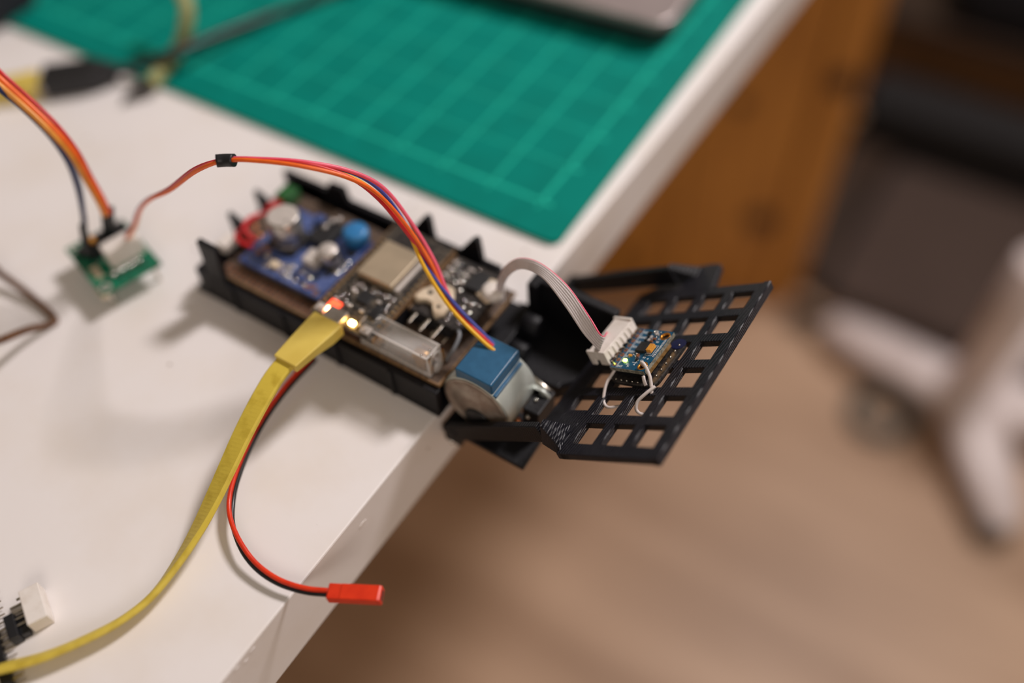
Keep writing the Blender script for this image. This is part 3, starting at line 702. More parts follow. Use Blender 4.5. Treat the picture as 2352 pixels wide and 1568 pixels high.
for (x, y) in ((-6.5, -109.8), (-5.2, -106.4), (-3.6, -103), (-3.4, -108.4)):
    obj('rivet', MB().ball((x, y, 26.7), .55, 10), 'solder', fh)

# ------------------------------------------------------------------ power board (back right of the robot)
pw = thing('power_board', 'small black circuit board with cream glue blob and three bare pins beside the fuse holder', 'circuit board', (-14, -77, 16))
obj('circuit_board', MB().prism([(-24.6, -92.5), (-5.2, -92.5), (-0.8, -88), (-0.8, -66), (-4, -62), (-24.6, -62)], 22.4, 24.0), 'blkpcb', pw)
sp = obj('spacer', MB().cyl((-21.5, -66, 16.1), (-21.5, -66, 22.4), 2.0), 'blackplastic', pw)
again(sp, 'spacer', pw, (15, 0, 0)); again(sp, 'spacer', pw, (15, -20, 0))
obj('chip', MB().box(-12.5, -6.2, -74.5, -66, 24.0, 26.0), 'chip', pw, bevel=.2)
g = [(-26.5, -88), (-25, -83.5), (-22, -79.5), (-18.5, -77.2), (-15, -77.5), (-12.6, -80.5), (-11.2, -85), (-11.0, -89.5), (-13.2, -92.2), (-15.5, -90.8), (-17.2, -88.2), (-20.5, -87.4), (-23.5, -89.4)]
gb = MB()
cx = sum(p[0] for p in g) / len(g); cy = sum(p[1] for p in g) / len(g)
gb.loft([[(x, y, 24.0) for x, y in g], [(x, y, 25.6) for x, y in g], [(cx + (x - cx) * .8, cy + (y - cy) * .8, 26.4) for x, y in g]], True, True)
obj('glue_blob', gb, 'glue', pw)
for (x, y, r) in ((-21, -84, 1.1), (-16.8, -82, .8), (-14.4, -88.2, .8)):
    obj('glue_pit', MB().lathe((x, y, 26.1), (0, 0, 1), [(0, r), (.45, r * .9)], 12), 'chip', pw)
pn = obj('header_pin', MB().box(-21.9, -20.9, -97.6, -89.5, 22.6, 23.5), 'pin', pw, bevel=.15)
for k in (1, 2):
    again(pn, 'header_pin', pw, (5.75 * k, -1.3 * k, 0))
pn = obj('header_pin', MB().box(-18.6, -18.0, -95.2, -92, 19.4, 20.2), 'pin', pw)
for k in (1, 2):
    again(pn, 'header_pin', pw, (5.75 * k, -1.3 * k, 0))
obj('pin_base', MB().box(-24, -6.5, -93.5, -90, 18, 22.4), 'blackplastic', pw, bevel=.2)
obj('wire_loop', MB().tube([(-6.0, -90, 22), (-2.2, -93, 23), (-1.4, -98, 21), (-3.0, -101.5, 17)], .7, 8), 'wgrey', pw)
obj('white_plug', MB().prism([(-7.5, -74.8), (-1.2, -77.2), (1.2, -72), (-.6, -65.2), (-6.8, -65.8)], 24.0, 25.2), 'glue', pw, bevel=.8)
obj('white_plug', MB().lathe((-1.8, -71.5, 23.4), (0, 0, 1), [(0, 3.8), (2.2, 4.4), (3.6, 3.9), (4.3, 2.4), (4.5, .1)], 20), 'white', pw)
sd = MB(); sm = random.Random(11)
for (x, y) in ((-17.6, -74.0), (-13.6, -76.2), (-6.0, -79.5), (-8.0, -82.5), (-4.6, -83.4)):
    sd.ball((x, y, 24.2), 1.15, 12, .42)
for i in range(38):
    x = sm.uniform(-23, -13); y = sm.uniform(-74.5, -63.5)
    sd.ball((x, y, 24.1), sm.uniform(.4, .75), 12, .42)
for i in range(16):
    x = sm.uniform(-10, -2.5); y = sm.uniform(-90.5, -78.5)
    sd.ball((x, y, 24.1), sm.uniform(.4, .75), 12, .42)
obj('solder_joint', sd, 'solder', pw, kind='stuff')
for i in range(9):
    x = -22.5 + (i % 3) * 3.6; y = -72.5 + (i // 3) * 3.4
    obj('smd_part', MB().box(x - .9, x + .9, y - .5, y + .5, 24.0, 24.8), ('alutop', 'chip', 'alutop')[i % 3], pw)
obj('gold_pad', MB().box(-24.2, -21.8, -84, -78, 23.98, 24.15).box(-4.0, -1.8, -67, -63.4, 23.98, 24.2), 'gold', pw)
obj('board_edge', MB().box(-25.2, -24.5, -92.5, -62, 22.3, 24.1), 'perfedge', pw)

# ------------------------------------------------------------------ stepper motor
sp = thing('stepper_motor', 'round zinc stepper motor with blue plastic cap at the robot front', 'motor', (14.4, -100, -5))
cx, cz = 14.4, 10.75
can = obj('motor_can', MB().lathe((cx, -109, cz), (0, 1, 0), [(0, 12.9), (.3, 13.7), (1.0, 14.0), (18.2, 14.0), (19.0, 13.3)], 48), 'zinc', sp)
obj('motor_face', MB().lathe((cx, -108.9, cz), (0, -1, 0), [(0, 13.2), (.35, 13.0), (.42, 12.0), (.15, 11.6), (.15, 8.5), (.5, 8.2), (.6, .1)], 40), 'zincface', sp)
obj('face_hub', MB().lathe((cx + 1, -109.3, cz - 7), (0, -1, 0), [(0, 5.6), (.8, 5.4), (1.2, 4.8), (1.3, .1)], 24), 'chip', sp)
bc = obj('blue_cap', MB().hexa([(6.6, -108.4, 15), (22.2, -108.4, 15), (22.2, -90.4, 15), (6.6, -90.4, 15)], [(6.9, -108.8, 27.6), (21.9, -108.8, 27.6), (21.9, -90.6, 27.6), (6.9, -90.6, 27.6)]), 'bluecap', sp, bevel=.7, bseg=3)
obj('cap_flange', MB().box(22.0, 23.5, -108.6, -91.5, 20.5, 22.4), 'bluecap', sp, bevel=.3)
obj('mounting_ear', MB().cyl((31, -92.5, 8), (31, -91, 8), 4.2, 20).box(26, 31, -92.5, -91, 4, 12), 'zinc', sp)
obj('shaft_block', MB().box(28.6, 35.2, -100.5, -88.5, -6, 9.6), 'pla', sp, bevel=.6)
obj('steel_pin', MB().cyl((24.5, -87.5, 9.8), (33.6, -89, 8.2), 1.25, 12), 'pin', sp)
for p in ((31.2, -95.2, 9.8), (30.8, -100.4, 5.6)):
    obj('screw_head', MB().ball(p, .9, 12), 'solder', sp)
obj('copper_terminal', MB().ball((27.3, -101.5, 1.5), 1.3, 12), 'copper', sp)

# ------------------------------------------------------------------ motor cable
mw = thing('motor_cable', 'five-colour wire bundle arching from the blue motor cap to the green driver board', 'cable', (-70, -105, 20))
for k, m in (('wire_orange', 'worange'), ('wire_pink', 'wpink'), ('wire_red', 'wred'), ('wire_blue', 'wblue'), ('wire_yellow', 'wyellow')):
    obj(k[5:] + '_wire', MB().tube(PATHS[k], .72, 10, 8), m, mw)
obj('black_sleeve', MB().tube(PATHS['sleeve'], 2.15, 14, 4), 'blackplastic', mw)

# ------------------------------------------------------------------ motor driver board (green, left)
q = Vector((-163.3, -109.0)); w = Vector((-174.8, -132.0)); e = Vector((-133.8, -116.3)); s = Vector((-141.8, -141.6))
ax = (s - w).normalized(); ay = (e - s).normalized()
DT = frame((w.x, w.y, 9.2), (ax.x, ax.y, 0), (-ax.y, ax.x, 0), (0, 0, 1))   # local: x along the near edge, y towards the back
dv = thing('motor_driver_board', 'small green motor driver board standing on its pins on the table', 'circuit board', (-155, -125, 0))
obj('circuit_board', MB(DT).box(0, 34.5, 0, 26.0, 0, 1.5), 'greenpcb', dv)
lgm = MB(DT)
for (x, y) in ((3, 3), (31.5, 3), (3, 23), (31.5, 23)):
    obj('standoff_pin', MB(DT).cyl((x, y, -9.2), (x, y, 0), .8, 10), 'pin', dv)
obj('corner_hole', MB(DT).ring((31.6, 3.0, 1.5), (0, 0, 1), 2.4, 1.3, .1, 16), 'alutop', dv)
obj('corner_hole', MB(DT).ring((3, 3.0, 1.5), (0, 0, 1), 2.2, 1.3, .1, 16), 'alutop', dv)
obj('corner_sticker', MB(DT).box(28.5, 34.7, -.5, 2.2, -1.5, 0.9), 'glue', dv, bevel=.3)
obj('socket_chip', MB(DT).box(8.5, 15.5, 5.5, 24, 1.5, 8.5), 'chip', dv, bevel=.4)
obj('plug_socket', MB(DT).box(18.5, 25.2, 9.8, 24.5, 1.5, 11.0), 'white', dv, bevel=.6)
obj('capacitor', MB(DT).ball((12.5, 9.5, 9.4), 1.5, 12), 'tantal', dv)
obj('input_header', MB(DT).box(6.8, 9.0, 2.5, 13, 1.5, 4.5), 'blackplastic', dv, bevel=.1)
obj('output_label', MB(DT).box(17.5, 25.5, 2.6, 5.4, 1.45, 1.56), 'glue', dv)
for i in range(4):
    obj('led', MB(DT).ball((27.6, 8.6 + i * 3.6, 2.2), 1.5, 14, .6), 'solder', dv)
for i in range(4):
    obj('resistor', MB(DT).box(29.8, 32.4, 9.2 + i * 3.55, 10.6 + i * 3.55, 1.5, 2.2), 'chip', dv)
sd = MB(DT)
for (x, y) in ((17.2, 15.5), (16.8, 20), (5.2, 18), (18, 7.2)):
    sd.ball((x, y, 1.9), .8, 10)
obj('solder_joint', sd, 'solder', dv, kind='stuff')

# ------------------------------------------------------------------ jumper wires into the driver board
ja = thing('jumper_ribbon', 'warm red-to-amber jumper ribbon with wide black plug standing in the green board', 'cable', (-150, -120, 11))
for k, m in (('jump_orange', 'worange'), ('jump_amber', 'wamber'), ('jump_red', 'wred')):
    obj(k[5:] + '_wire', MB().tube(PATHS[k], 0.8 if k == 'jump_red' else 1.15, 8), m, ja)
obj('plug', MB().hexa([(-160.6, -123.1, 12), (-157.1, -119.6, 12), (-158.9, -117.8, 12), (-162.4, -121.3, 12)], [(-151.0, -121.6, 35), (-147.2, -118.3, 35), (-149.0, -116.5, 35), (-152.8, -119.8, 35)]), 'blackplastic', ja, bevel=.3)
jb = thing('jumper_wire_pair', 'navy and grey jumper wires with narrow black plug left of the wide plug', 'cable', (-160, -128, 11))
for k, m in (('jump_navy', 'wnavy'), ('jump_grey', 'wgrey')):
    obj(k[5:] + '_wire', MB().tube(PATHS[k], 1.05, 8), m, jb)
obj('plug', MB().hexa([(-163.6, -131.6, 11.5), (-161.0, -131.2, 11.5), (-161.2, -128.8, 11.5), (-163.8, -129.2, 11.5)], [(-158.6, -128.8, 30), (-156.4, -128.4, 30), (-156.6, -126.2, 30), (-158.8, -126.6, 30)]), 'blackplastic', jb, bevel=.3)

# ------------------------------------------------------------------ sensor board on the grid
K = .945
SA, SB_, SC_ = Vector((51.77, -80.81, 27.37)), Vector((64.71, -81.85, 34.74)), Vector((65.85, -62.20, 35.30))
sv = (SB_ - SA).normalized(); su = (SC_ - SB_); su = (su - sv * su.dot(sv)).normalized(); sn = sv.cross(su)
ST = frame(SA, sv * K, su * K, sn * K)
sb = thing('sensor_board', 'small blue motion sensor board with gold mounting holes tied onto the black grid', 'circuit board', (57, -68, 20))
class Hole: pass
pcb = MB(ST)
# outline with two real mounting holes: grid of quads around each hole
def plate_with_holes(mb, x0, x1, y0, y1, z0, z1, holes, seg=20):
    """slab x0..x1, y0..y1 split in bands; each hole sits in its own square cell"""
    ys = sorted({y0, y1} | {h[1] - h[3] for h in holes} | {h[1] + h[3] for h in holes})
    for a, b in zip(ys[:-1], ys[1:]):
        hs = [h for h in holes if h[1] - h[3] <= a + 1e-6 and h[1] + h[3] >= b - 1e-6]
        if not hs:
            mb.box(x0, x1, a, b, z0, z1)
            continue
        h = hs[0]
        if h[0] - h[3] - x0 > 1e-3: mb.box(x0, h[0] - h[3], a, b, z0, z1)
        if x1 - h[0] - h[3] > 1e-3: mb.box(h[0] + h[3], x1, a, b, z0, z1)
        rings = []
        out, inn = [], []
        for i in range(seg):
            t = 2 * math.pi * i / seg
            c, s_ = math.cos(t), math.sin(t)
            k = h[3] / max(abs(c), abs(s_))
            out.append((h[0] + c * k, h[1] + s_ * k)); inn.append((h[0] + c * h[2], h[1] + s_ * h[2]))
        V = [[mb._v((x, y, z)) for x, y in P] for P, z in ((out, z0), (out, z1), (inn, z1), (inn, z0))]
        for q_ in range(4):
            A_, B_ = V[q_], V[(q_ + 1) % 4]
            for i in range(seg):
                mb.bm.faces.new((A_[i], A_[(i + 1) % seg], B_[(i + 1) % seg], B_[i]))
H1, H2 = (13.5, 2.6, 1.6, 2.25), (13.5, 18.2, 1.6, 2.25)
plate_with_holes(pcb, 0, 15.8, 0, 20.8, -1.5, 0, [H1, H2])
bd = obj('circuit_board', pcb, 'gypcb', sb)
for h in (H1, H2):
    obj('mounting_hole', MB(ST).ring((h[0], h[1], -1.52), (0, 0, 1), 2.0, 1.5, 1.6, 28), 'gold', sb)
obj('board_edge', MB(ST).box(15.78, 15.95, 0.3, 20.6, -1.5, -.02).box(.2, 15.7, -.15, .02, -1.5, -.05), 'fibre', bd)
obj('chip', MB(ST).box(6.2, 10.4, 8.8, 13.4, .05, 1.05), 'chip', sb, bevel=.1)
lp_ = MB(ST)
for i in range(6):
    lp_.box(6.95 + i * .6, 7.2 + i * .6, 8.35, 9.0, .02, .22)
    lp_.box(6.95 + i * .6, 7.2 + i * .6, 13.2, 13.8, .02, .22)
    lp_.box(10.4, 11.0, 9.4 + i * .6, 9.65 + i * .6, .02, .22)
    lp_.box(6.0, 6.6, 9.4 + i * .6, 9.65 + i * .6, .02, .22)
obj('chip_lead', lp_, 'pin', sb, kind='stuff')
obj('tantalum_capacitor', MB(ST).box(11.4, 13.4, 8.9, 12.3, .2, 1.75), 'tantal', sb, bevel=.12)
obj('capacitor_foot', MB(ST).box(11.7, 13.1, 8.4, 8.95, .02, .5).box(11.7, 13.1, 12.3, 12.8, .02, .5), 'alutop', sb)
obj('green_light', MB(ST).box(4.3, 5.6, 3.2, 4.3, .05, .75), 'ledgreen', sb)
for (x, y, a, b, m) in ((5.4, 6.6, 1.3, .75, 'tantal'), (8.6, 7.0, .8, 1.3, 'copper'), (9.4, 5.2, .8, 1.2, 'chip'), (6.9, 15.0, 1.2, .7, 'chip'), (8.2, 15.2, .7, 1.2, 'alutop'), (7.0, 16.9, 1.2, .7, 'chip'), (8.3, 16.8, .7, 1.2, 'alutop'), (9.6, 14.6, 1.2, .7, 'copper'), (10.2, 16.0, 1.2, .7, 'copper'), (6.4, 18.8, 1.6, 1.1, 'chip'), (9.5, 18.6, .7, 1.1, 'alutop'), (9.0, 19.7, 1.2, .6, 'alutop')):
    obj('smd_part', MB(ST).box(x - a / 2, x + a / 2, y - b / 2, y + b / 2, .02, .62), m, sb, bevel=.06)
sd = MB(ST); sm = random.Random(2)
for i in range(20):
    sd.ball((sm.uniform(6.2, 10.8), sm.uniform(14.0, 20.0), .1), sm.uniform(.22, .4), 8, .9)
for i in range(10):
    sd.ball((sm.uniform(6.0, 10.5), sm.uniform(3.8, 8.0), .1), sm.uniform(.2, .34), 8, .9)
obj('solder_joint', sd, 'solder', sb, kind='stuff')
# pads and bent pins
PY = [1.5 + 2.54 * i for i in range(8)]
pd = obj('copper_pad', MB(ST).ring((1.5, PY[0], 0), (0, 0, 1), .85, .4, .06, 14), 'copper', sb)
for i in range(1, 8):
    d = ST.to_3x3() @ Vector((0, 2.54 * i, 0))
    again(pd, 'copper_pad', sb, d)
p0 = obj('header_pin', MB(ST).hexa([(1.2, 1.2, -.2), (1.75, 1.2, -.2), (1.75, 1.75, -.2), (1.2, 1.75, -.2)], [(.5, 1.3, 1.5), (1.0, 1.3, 1.6), (1.0, 1.75, 1.6), (.5, 1.75, 1.5)]), 'pin', sb)
for i in range(1, 8):
    d = ST.to_3x3() @ Vector((0, 2.54 * i, 0))
    again(p0, 'header_pin', sb, d)
# printing
def tx(x, y, rot):
    return Matrix.Translation((x, y, .03)) @ Matrix.Rotation(rot, 4, 'Z')
tm = MB(ST)
for i, wd_ in enumerate(('INT', 'AD0', 'XCL', 'XDA', 'SDA', 'SCL', 'GND', 'VCC')):
    tm.text(wd_, 1.35, tx(3.15, PY[i] - .85 + (0 if i else -.2), 0), .02)
tm.box(2.72, 2.95, .35, 20.3, .015, .04)
tm.box(10.9, 11.05, 7.9, 12.9, .015, .04).box(10.9, 13.9, 7.75, 7.9, .015, .04).box(13.8, 13.95, 7.8, 13.2, .015, .04).box(12.6, 13.9, 12.95, 13.1, .015, .04)
tm.text('ITB.7SEN(MICRO)', 1.2, tx(15.35, 7.4, math.pi / 2), .02)
tm.text('+', 1.7, tx(12.9, 5.6, 0), .03)
tm.text('Y', 1.3, tx(9.6, 2.0, .6), .03)
tm.text('X', 1.3, tx(7.2, 1.0, .3), .03)
tm.box(8.1, 10.6, 3.55, 3.7, .015, .04).box(9.7, 9.85, 2.6, 4.6, .015, .04)
for (t, x, y) in (('R3', 11.0, 6.2), ('C3', 10.9, 4.6), ('R2', 11.6, 14.5), ('C1', 11.4, 16.1), ('L1', 4.0, 18.9), ('R1', 6.2, 2.0)):
    tm.text(t, 1.1, tx(x, y, 0), .02)
obj('printed_lettering', tm, 'silk', sb, kind='stuff')
# second board and spacer underneath
ub = obj('lower_board', MB(ST).prism(rrect(-1.8, 19.6, -2.6, 22.2, 4.0), -6.2, -4.6), 'blkpcb', sb, bevel=.3)
obj('spacer_strip', MB(ST).box(14.2, 15.6, 1.5, 17, -3.4, -1.5), 'brass', sb)
obj('spacer_block', MB(ST).box(1, 13.6, 1.2, 18, -4.6, -1.5), 'blackplastic', sb)
obj('blue_patch', MB(ST).prism(rrect(13.6, 19.5, 17.0, 22.1, 2.4), -4.65, -4.45), 'navypcb', sb)
bp_ = MB(ST)
for i in range(7):
    bp_.ball((17.3, -.2 + i * 3.2, -4.5), .45, 8)
for i in range(6):
    bp_.ball((-.6 + i * 2.5, -1.5, -4.5), .4, 8)
obj('solder_joint', bp_, 'pin', ub, kind='stuff')

# white tie wires holding the sensor
tw = thing('tie_wire', 'white tie wire hanging from the sensor board corner below INT', 'wire', (50, -82, 15))
sl = lambda x, y, z: ST @ Vector((x, y, z))
obj('wire', MB().tube([sl(1.0, .6, -2), sl(.6, -.6, -2.6), sl(-.2, -4.6, -4.0), sl(.2, -9.0, -6.6), sl(1.6, -11.2, -7.8), sl(3.6, -11.6, -8.6), sl(6, -9.0, -10)], .55, 8), 'wwhite', tw)
tw2 = thing('tie_wire', 'white tie wire looped through the front gold hole with a twisted knot', 'wire', (66, -80, 25))
obj('wire', MB().tube([sl(13.3, 3.4, -2.6), sl(13.4, 3.2, -.4), sl(13.7, 2.6, 1.4), sl(14.8, 2.0, 2.4), sl(16.4, 1.2, 1.8), sl(18.2, -.6, -1.2), sl(19.4, -3.2, -4.0), sl(19.8, -4.2, -4.8), sl(20.0, -5.6, -6.2)], .6, 8), 'wwhite', tw2)
obj('wire', MB().tube([sl(20.6, -2.6, -3.8), sl(20.0, -3.8, -3.9), sl(18.4, -6.2, -4.4), sl(16.4, -9.0, -5.6), sl(16.2, -11.0, -7.4), sl(17.4, -11.4, -9.0), sl(18.5, -9.5, -11)], .6, 8), 'wwhite', tw2)
obj('wire', MB().tube([sl(15.0, -.4, -1.8), sl(15.6, -1.6, -2.8), sl(16.4, -2.6, -4.2)], .6, 8), 'wwhite', tw2)

# ------------------------------------------------------------------ grey ribbon cable with white plug
rc_ = thing('ribbon_cable', 'grey flat ribbon cable with one red edge plugged into the blue sensor board', 'cable', (30, -74, 25))
Lf, Rt = [Vector(p) for p in PATHS['ribL']], [Vector(p) for p in PATHS['ribR']]
Lf.append(sl(-9.4, 4.2, 3.2)); Rt.append(sl(-9.4, 14.4, 3.2))
NW = 6
for i in range(NW):
    t = (i + .5) / NW
    P = [a.lerp(b, t) for a, b in zip(Lf, Rt)]
    obj('strand' if i < NW - 1 else 'red_edged_strand', MB().tube(P, .58 if i < NW - 1 else .5, 8, 8), 'rgrey', rc_)
obj('red_stripe', MB().tube([a.lerp(b, 1.0) for a, b in zip(Lf, Rt)], .34, 6, 8), 'wpink', rc_)
jst = MB(ST)
jst.hexa([(-9.2, 1.8, 0.2), (-1.2, 1.8, 0.6), (-.2, 20.2, 0.6), (-9.2, 20.2, 0.2)], [(-9.0, 2.0, 5.0), (-1.9, 2.0, 4.6), (-1.0, 20.0, 4.6), (-9.0, 20.0, 5.0)])
pl = obj('plug', jst, 'white', rc_, bevel=.35)
for i in range(6):
    y = 4.4 + i * 2.54
    obj('plug_rib', MB(ST).hexa([(-2, y - .55, .7), (-.5 + i * .14, y - .55, .7), (-.5 + i * .14, y + .55, .7), (-2, y + .55, .7)], [(-2, y - .5, 4.1), (-1.3 + i * .14, y - .5, 3.8), (-1.3 + i * .14, y + .5, 3.8), (-2, y + .5, 4.1)]), 'white', pl, bevel=.3)
obj('plug_cheek', MB(ST).box(-9.6, -1.0, 19.6, 20.8, .4, 5.3), 'white', pl, bevel=.3)
obj('plug_cheek', MB(ST).box(-9.9, -7.6, 1.4, 2.4, -1.6, 5.0).box(-5.3, -1.3, 1.4, 2.4, -1.2, 5.0).box(-7.7, -5.2, 1.4, 2.4, 1.4, 5.0), 'white', pl, bevel=.2)

# ------------------------------------------------------------------ yellow USB cable
yc = thing('usb_cable', 'flat yellow cable with moulded plug pushed into the microcontroller board', 'cable', (-42, -170, 0))
obj('plug', MB().loft([
    [(-48.8, -115.3, 25.2), (-36.4, -115.3, 25.2), (-36.2, -115.3, 30.8), (-49.0, -115.3, 30.8)],
    [(-48.6, -121, 25.4), (-36.6, -121, 25.4), (-36.4, -121, 31.0), (-48.8, -121, 31.0)],
    [(-48.4, -129, 27.0), (-37.4, -129, 27.0), (-37.2, -129, 31.1), (-48.5, -129, 31.1)],
    [(-48.0, -138.2, 27.4), (-38.4, -138.2, 27.4), (-38.2, -138.2, 31.0), (-48.1, -138.2, 31.0)]], True, False), 'yellow', yc, bevel=.5)
obj('plug_shell', MB().box(-46.2, -39.2, -115.6, -111.5, 27.0, 29.0), 'alu', yc)
UP = [Vector(p) for p in PATHS['usb']]
UP = [Vector((-43.2, -136, 29.2))] + UP + [Vector((-110, -296, 3.7)), Vector((-190, -330, 3.7)), Vector((-300, -340, 3.7))]
WD = [Vector(v) for v in ((1, 0, 0), (1, 0, 0), (1, 0, 0), (1, 0, .03), (1, -.03, .1), (.98, -.06, .2), (.95, -.12, .32), (.85, -.24, .48), (.68, -.36, .64), (.5, -.45, .74), (.4, -.5, .78), (.35, -.51, .78), (.35, -.51, .78), (.35, -.51, .78), (.35, -.51, .78), (.3, -.55, .78), (.2, -.6, .78), (0, -.62, .78))]
obj('flat_cord', MB().strap(UP, WD, 3.65, 1.1, 8, False), 'yellowcable', yc)

# ------------------------------------------------------------------ battery lead
bl_ = thing('battery_lead', 'red and black twin wire ending in a small red plug past the table edge', 'cable', (-30, -170, 0))
obj('red_wire', MB().tube(PATHS['battR'], .85, 10, 8), 'redplug', bl_)
obj('black_wire', MB().tube(PATHS['battB'], .85, 10, 8), 'wblack', bl_)
a, b = Vector(PATHS['battplug'][0]), Vector(PATHS['battplug'][1])
d = (b - a).normalized(); sd_ = d.cross(Vector((0, 0, 1))).normalized(); up = sd_.cross(d)
BT = frame(a, d, sd_, up); ll = (b - a).length
pg = obj('plug', MB(BT).prism_xz([(0, -1.9), (4, -1.9), (4.4, -1.9), (ll, -1.9), (ll, 1.6), (ll - .8, 2.0), (4.6, 2.0), (4.0, 1.8), (.4, 1.9), (0, 1.5)], -2.6, 2.6), 'redplug', bl_, bevel=.35)
obj('plug_slot', MB(BT).box(ll - .1, ll + .05, -1.7, 1.7, -1.0, .9), 'chip', pg)

# ------------------------------------------------------------------ brown wire at the left
obj_ = obj('brown_wire', MB().tube([(-330, -170, 1.6), (-260, -160, 4)] + PATHS['brown'] + [(-170, -225, 14), (-240, -280, 1.6)], 1.5, 8, 6), 'wbrown')
tag(obj_, 'single brown wire bent in a sharp hook on the bare white table', 'wire')

# ------------------------------------------------------------------ white four-pin connector, bottom left
o_ = Vector((-61.0, -246.6)); 
wx = (Vector((-58.3, -241.1)) - o_); wlen = wx.length; wx.normalize()
wy = Vector((-wx.y, wx.x))
CT = frame((o_.x, o_.y, 0), (wx.x, wx.y, 0), (wy.x, wy.y, 0), (0, 0, 1))   # x away from the pins, y up the picture
wc = thing('pin_connector', 'white nylon connector with bare metal pins lying on the table beside a black header', 'connector', (-64, -243, 0))
obj('housing', MB(CT).box(0, 6.2, 0, 13.0, 0.05, 6.0), 'white', wc, bevel=.3)
pn = obj('pin', MB(CT).hexa([(-4.0, 2.55, 3.7), (-4.0, 3.05, 3.7), (-4.0, 3.05, 4.2), (-4.0, 2.55, 4.2)], [(.3, 2.45, 3.6), (.3, 3.15, 3.6), (.3, 3.15, 4.3), (.3, 2.45, 4.3)]), 'pin', wc)
for k in range(1, 4):
    again(pn, 'pin', wc, CT.to_3x3() @ Vector((0, 2.3 * k, 0)))
obj('bent_pin', MB(CT).box(-1.6, .3, 11.6, 12.2, 3.4, 4.0), 'pin', wc)
hb = thing('header_socket', 'small black header socket against the white connector pins', 'connector', (-66, -249, 0))
obj('body', MB(CT).box(-6.4, -3.3, -1.0, 7.6, .05, 5.0), 'blackplastic', hb, bevel=.2)
obj('shoulder', MB(CT).box(-3.3, -0.8, -.4, 7.0, .05, 3.2), 'blackplastic', hb, bevel=.2)
obj('slot', MB(CT).box(-5.4, -3.8, -1.1, -.95, 1.6, 3.4), 'chip', hb)
# long pin header strip
ps = thing('pin_header_strip', 'long black pin header strip with a row of bare pins at the table corner', 'connector', (-68, -262, 0))
h0 = Vector((-66.3, -254.6)); hd_ = (Vector((-58.1, -258.2)) - Vector((-66.2, -254.5))).normalized(); hn = Vector((-hd_.y, hd_.x))
HT = frame((h0.x, h0.y, 0), (hd_.x, hd_.y, 0), (hn.x, hn.y, 0), (0, 0, 1))  # x along the strip, y towards the pins
hbm = MB(HT)
for k in range(-7, 13):
    x = k * 2.54
    hbm.prism([(x + .05, -3.2), (x + 2.49, -3.2), (x + 2.49, -.4), (x + 2.0, 0), (x + .54, 0), (x + .05, -.4)], .05, 2.6)
obj('body', hbm, 'blackplastic', ps)
pn = obj('pin', MB(HT).hexa([(-17.78 + .3, -.2, .95), (-17.78 + .95, -.2, .95), (-17.78 + .95, -.2, 1.6), (-17.78 + .3, -.2, 1.6)], [(-17.78 + .5, 3.3, 1.05), (-17.78 + .8, 3.3, 1.05), (-17.78 + .8, 3.3, 1.5), (-17.78 + .5, 3.3, 1.5)]), 'pin', ps)
for k in range(1, 20):
    again(pn, 'pin', ps, HT.to_3x3() @ Vector((2.54 * k, 0, 0)))

# ------------------------------------------------------------------ cables at the back left
bc_ = thing('black_extension_cable', 'black cable with a rectangular socket end running across the green mat', 'cable', (-240, 0, 0))
obj('cord', MB().tube(PATHS['blackcable'], 2.6, 12), 'blackplastic', bc_)
a, b = Vector(PATHS['blackconn'][0]), Vector(PATHS['blackconn'][1])
d = (b - a); d.z = 0; ll = d.length; d.normalize(); sd_ = Vector((-d.y, d.x, 0))
BT2 = frame((a.x, a.y, 0), d, sd_, (0, 0, 1))
obj('socket', MB(BT2).loft([[(0, -8.2, .1), (0, 8.2, .1), (0, 8.2, 11), (0, -8.2, 11)], [(ll * .85, -8.2, .1), (ll * .85, 8.2, .1), (ll * .85, 8.2, 11), (ll * .85, -8.2, 11)], [(ll * 1.25, -4, 2), (ll * 1.25, 4, 2), (ll * 1.25, 4, 8.4), (ll * 1.25, -4, 8.4)]], True, False), 'blackplastic', bc_, bevel=1.0)
yp = thing('yellow_plug', 'yellow plug pushed into the black socket at the far left', 'plug', (-292, -70, 0))
obj('body', MB(BT2).loft([[(-30, -5.5, .1), (-30, 5.5, .1), (-30, 5.5, 8.2), (-30, -5.5, 8.2)], [(-3, -7.0, .1), (-3, 7.0, .1), (-3, 7.0, 9.6), (-3, -7.0, 9.6)]], True, False), 'yellow', yp, bevel=1.2)
obj('metal_shell', MB(BT2).box(-3.2, .2, -5.6, 5.6, 2.0, 7.0), 'alu', yp)
obj('cord', MB(BT2).tube([(-28, 0, 4), (-45, -3, 4), (-70, -12, 3), (-110, -30, 3)], 2.4, 10), 'yellowcable', yp)
oc = thing('olive_cable', 'dull yellow cable curling down over the mat, with a dark wedge shaped for its shadow', 'cable', (-225, -39, 0))
OP = [Vector(p) for p in PATHS['olive']]
obj('cord', MB().tube(OP, 3.6, 14), 'olive', oc)
obj('shadow_wedge', MB().tube([OP[-1], OP[-1] + Vector((-4.5, -9.0, -1.6)), OP[-1] + Vector((-6.0, -15.0, -3.2))], 3.5, 14, 6, .5), 'blackplastic', oc)  # wedge of the cable's shadow, shaped as a black taper
obj('strain_collar', MB().tube([Vector(OP[4]).lerp(Vector(OP[5]), -.1), Vector(OP[4]).lerp(Vector(OP[5]), .08)], 3.9, 14, 2), 'darkrub', oc)
dk = obj('black_pouch', MB().prism(rrect(-404, -348, -58, 0, 12), 0.05, 34), 'navy', None, bevel=6, bseg=3)
tag(dk, 'black soft pouch just inside the far left end of the mat', 'pouch')

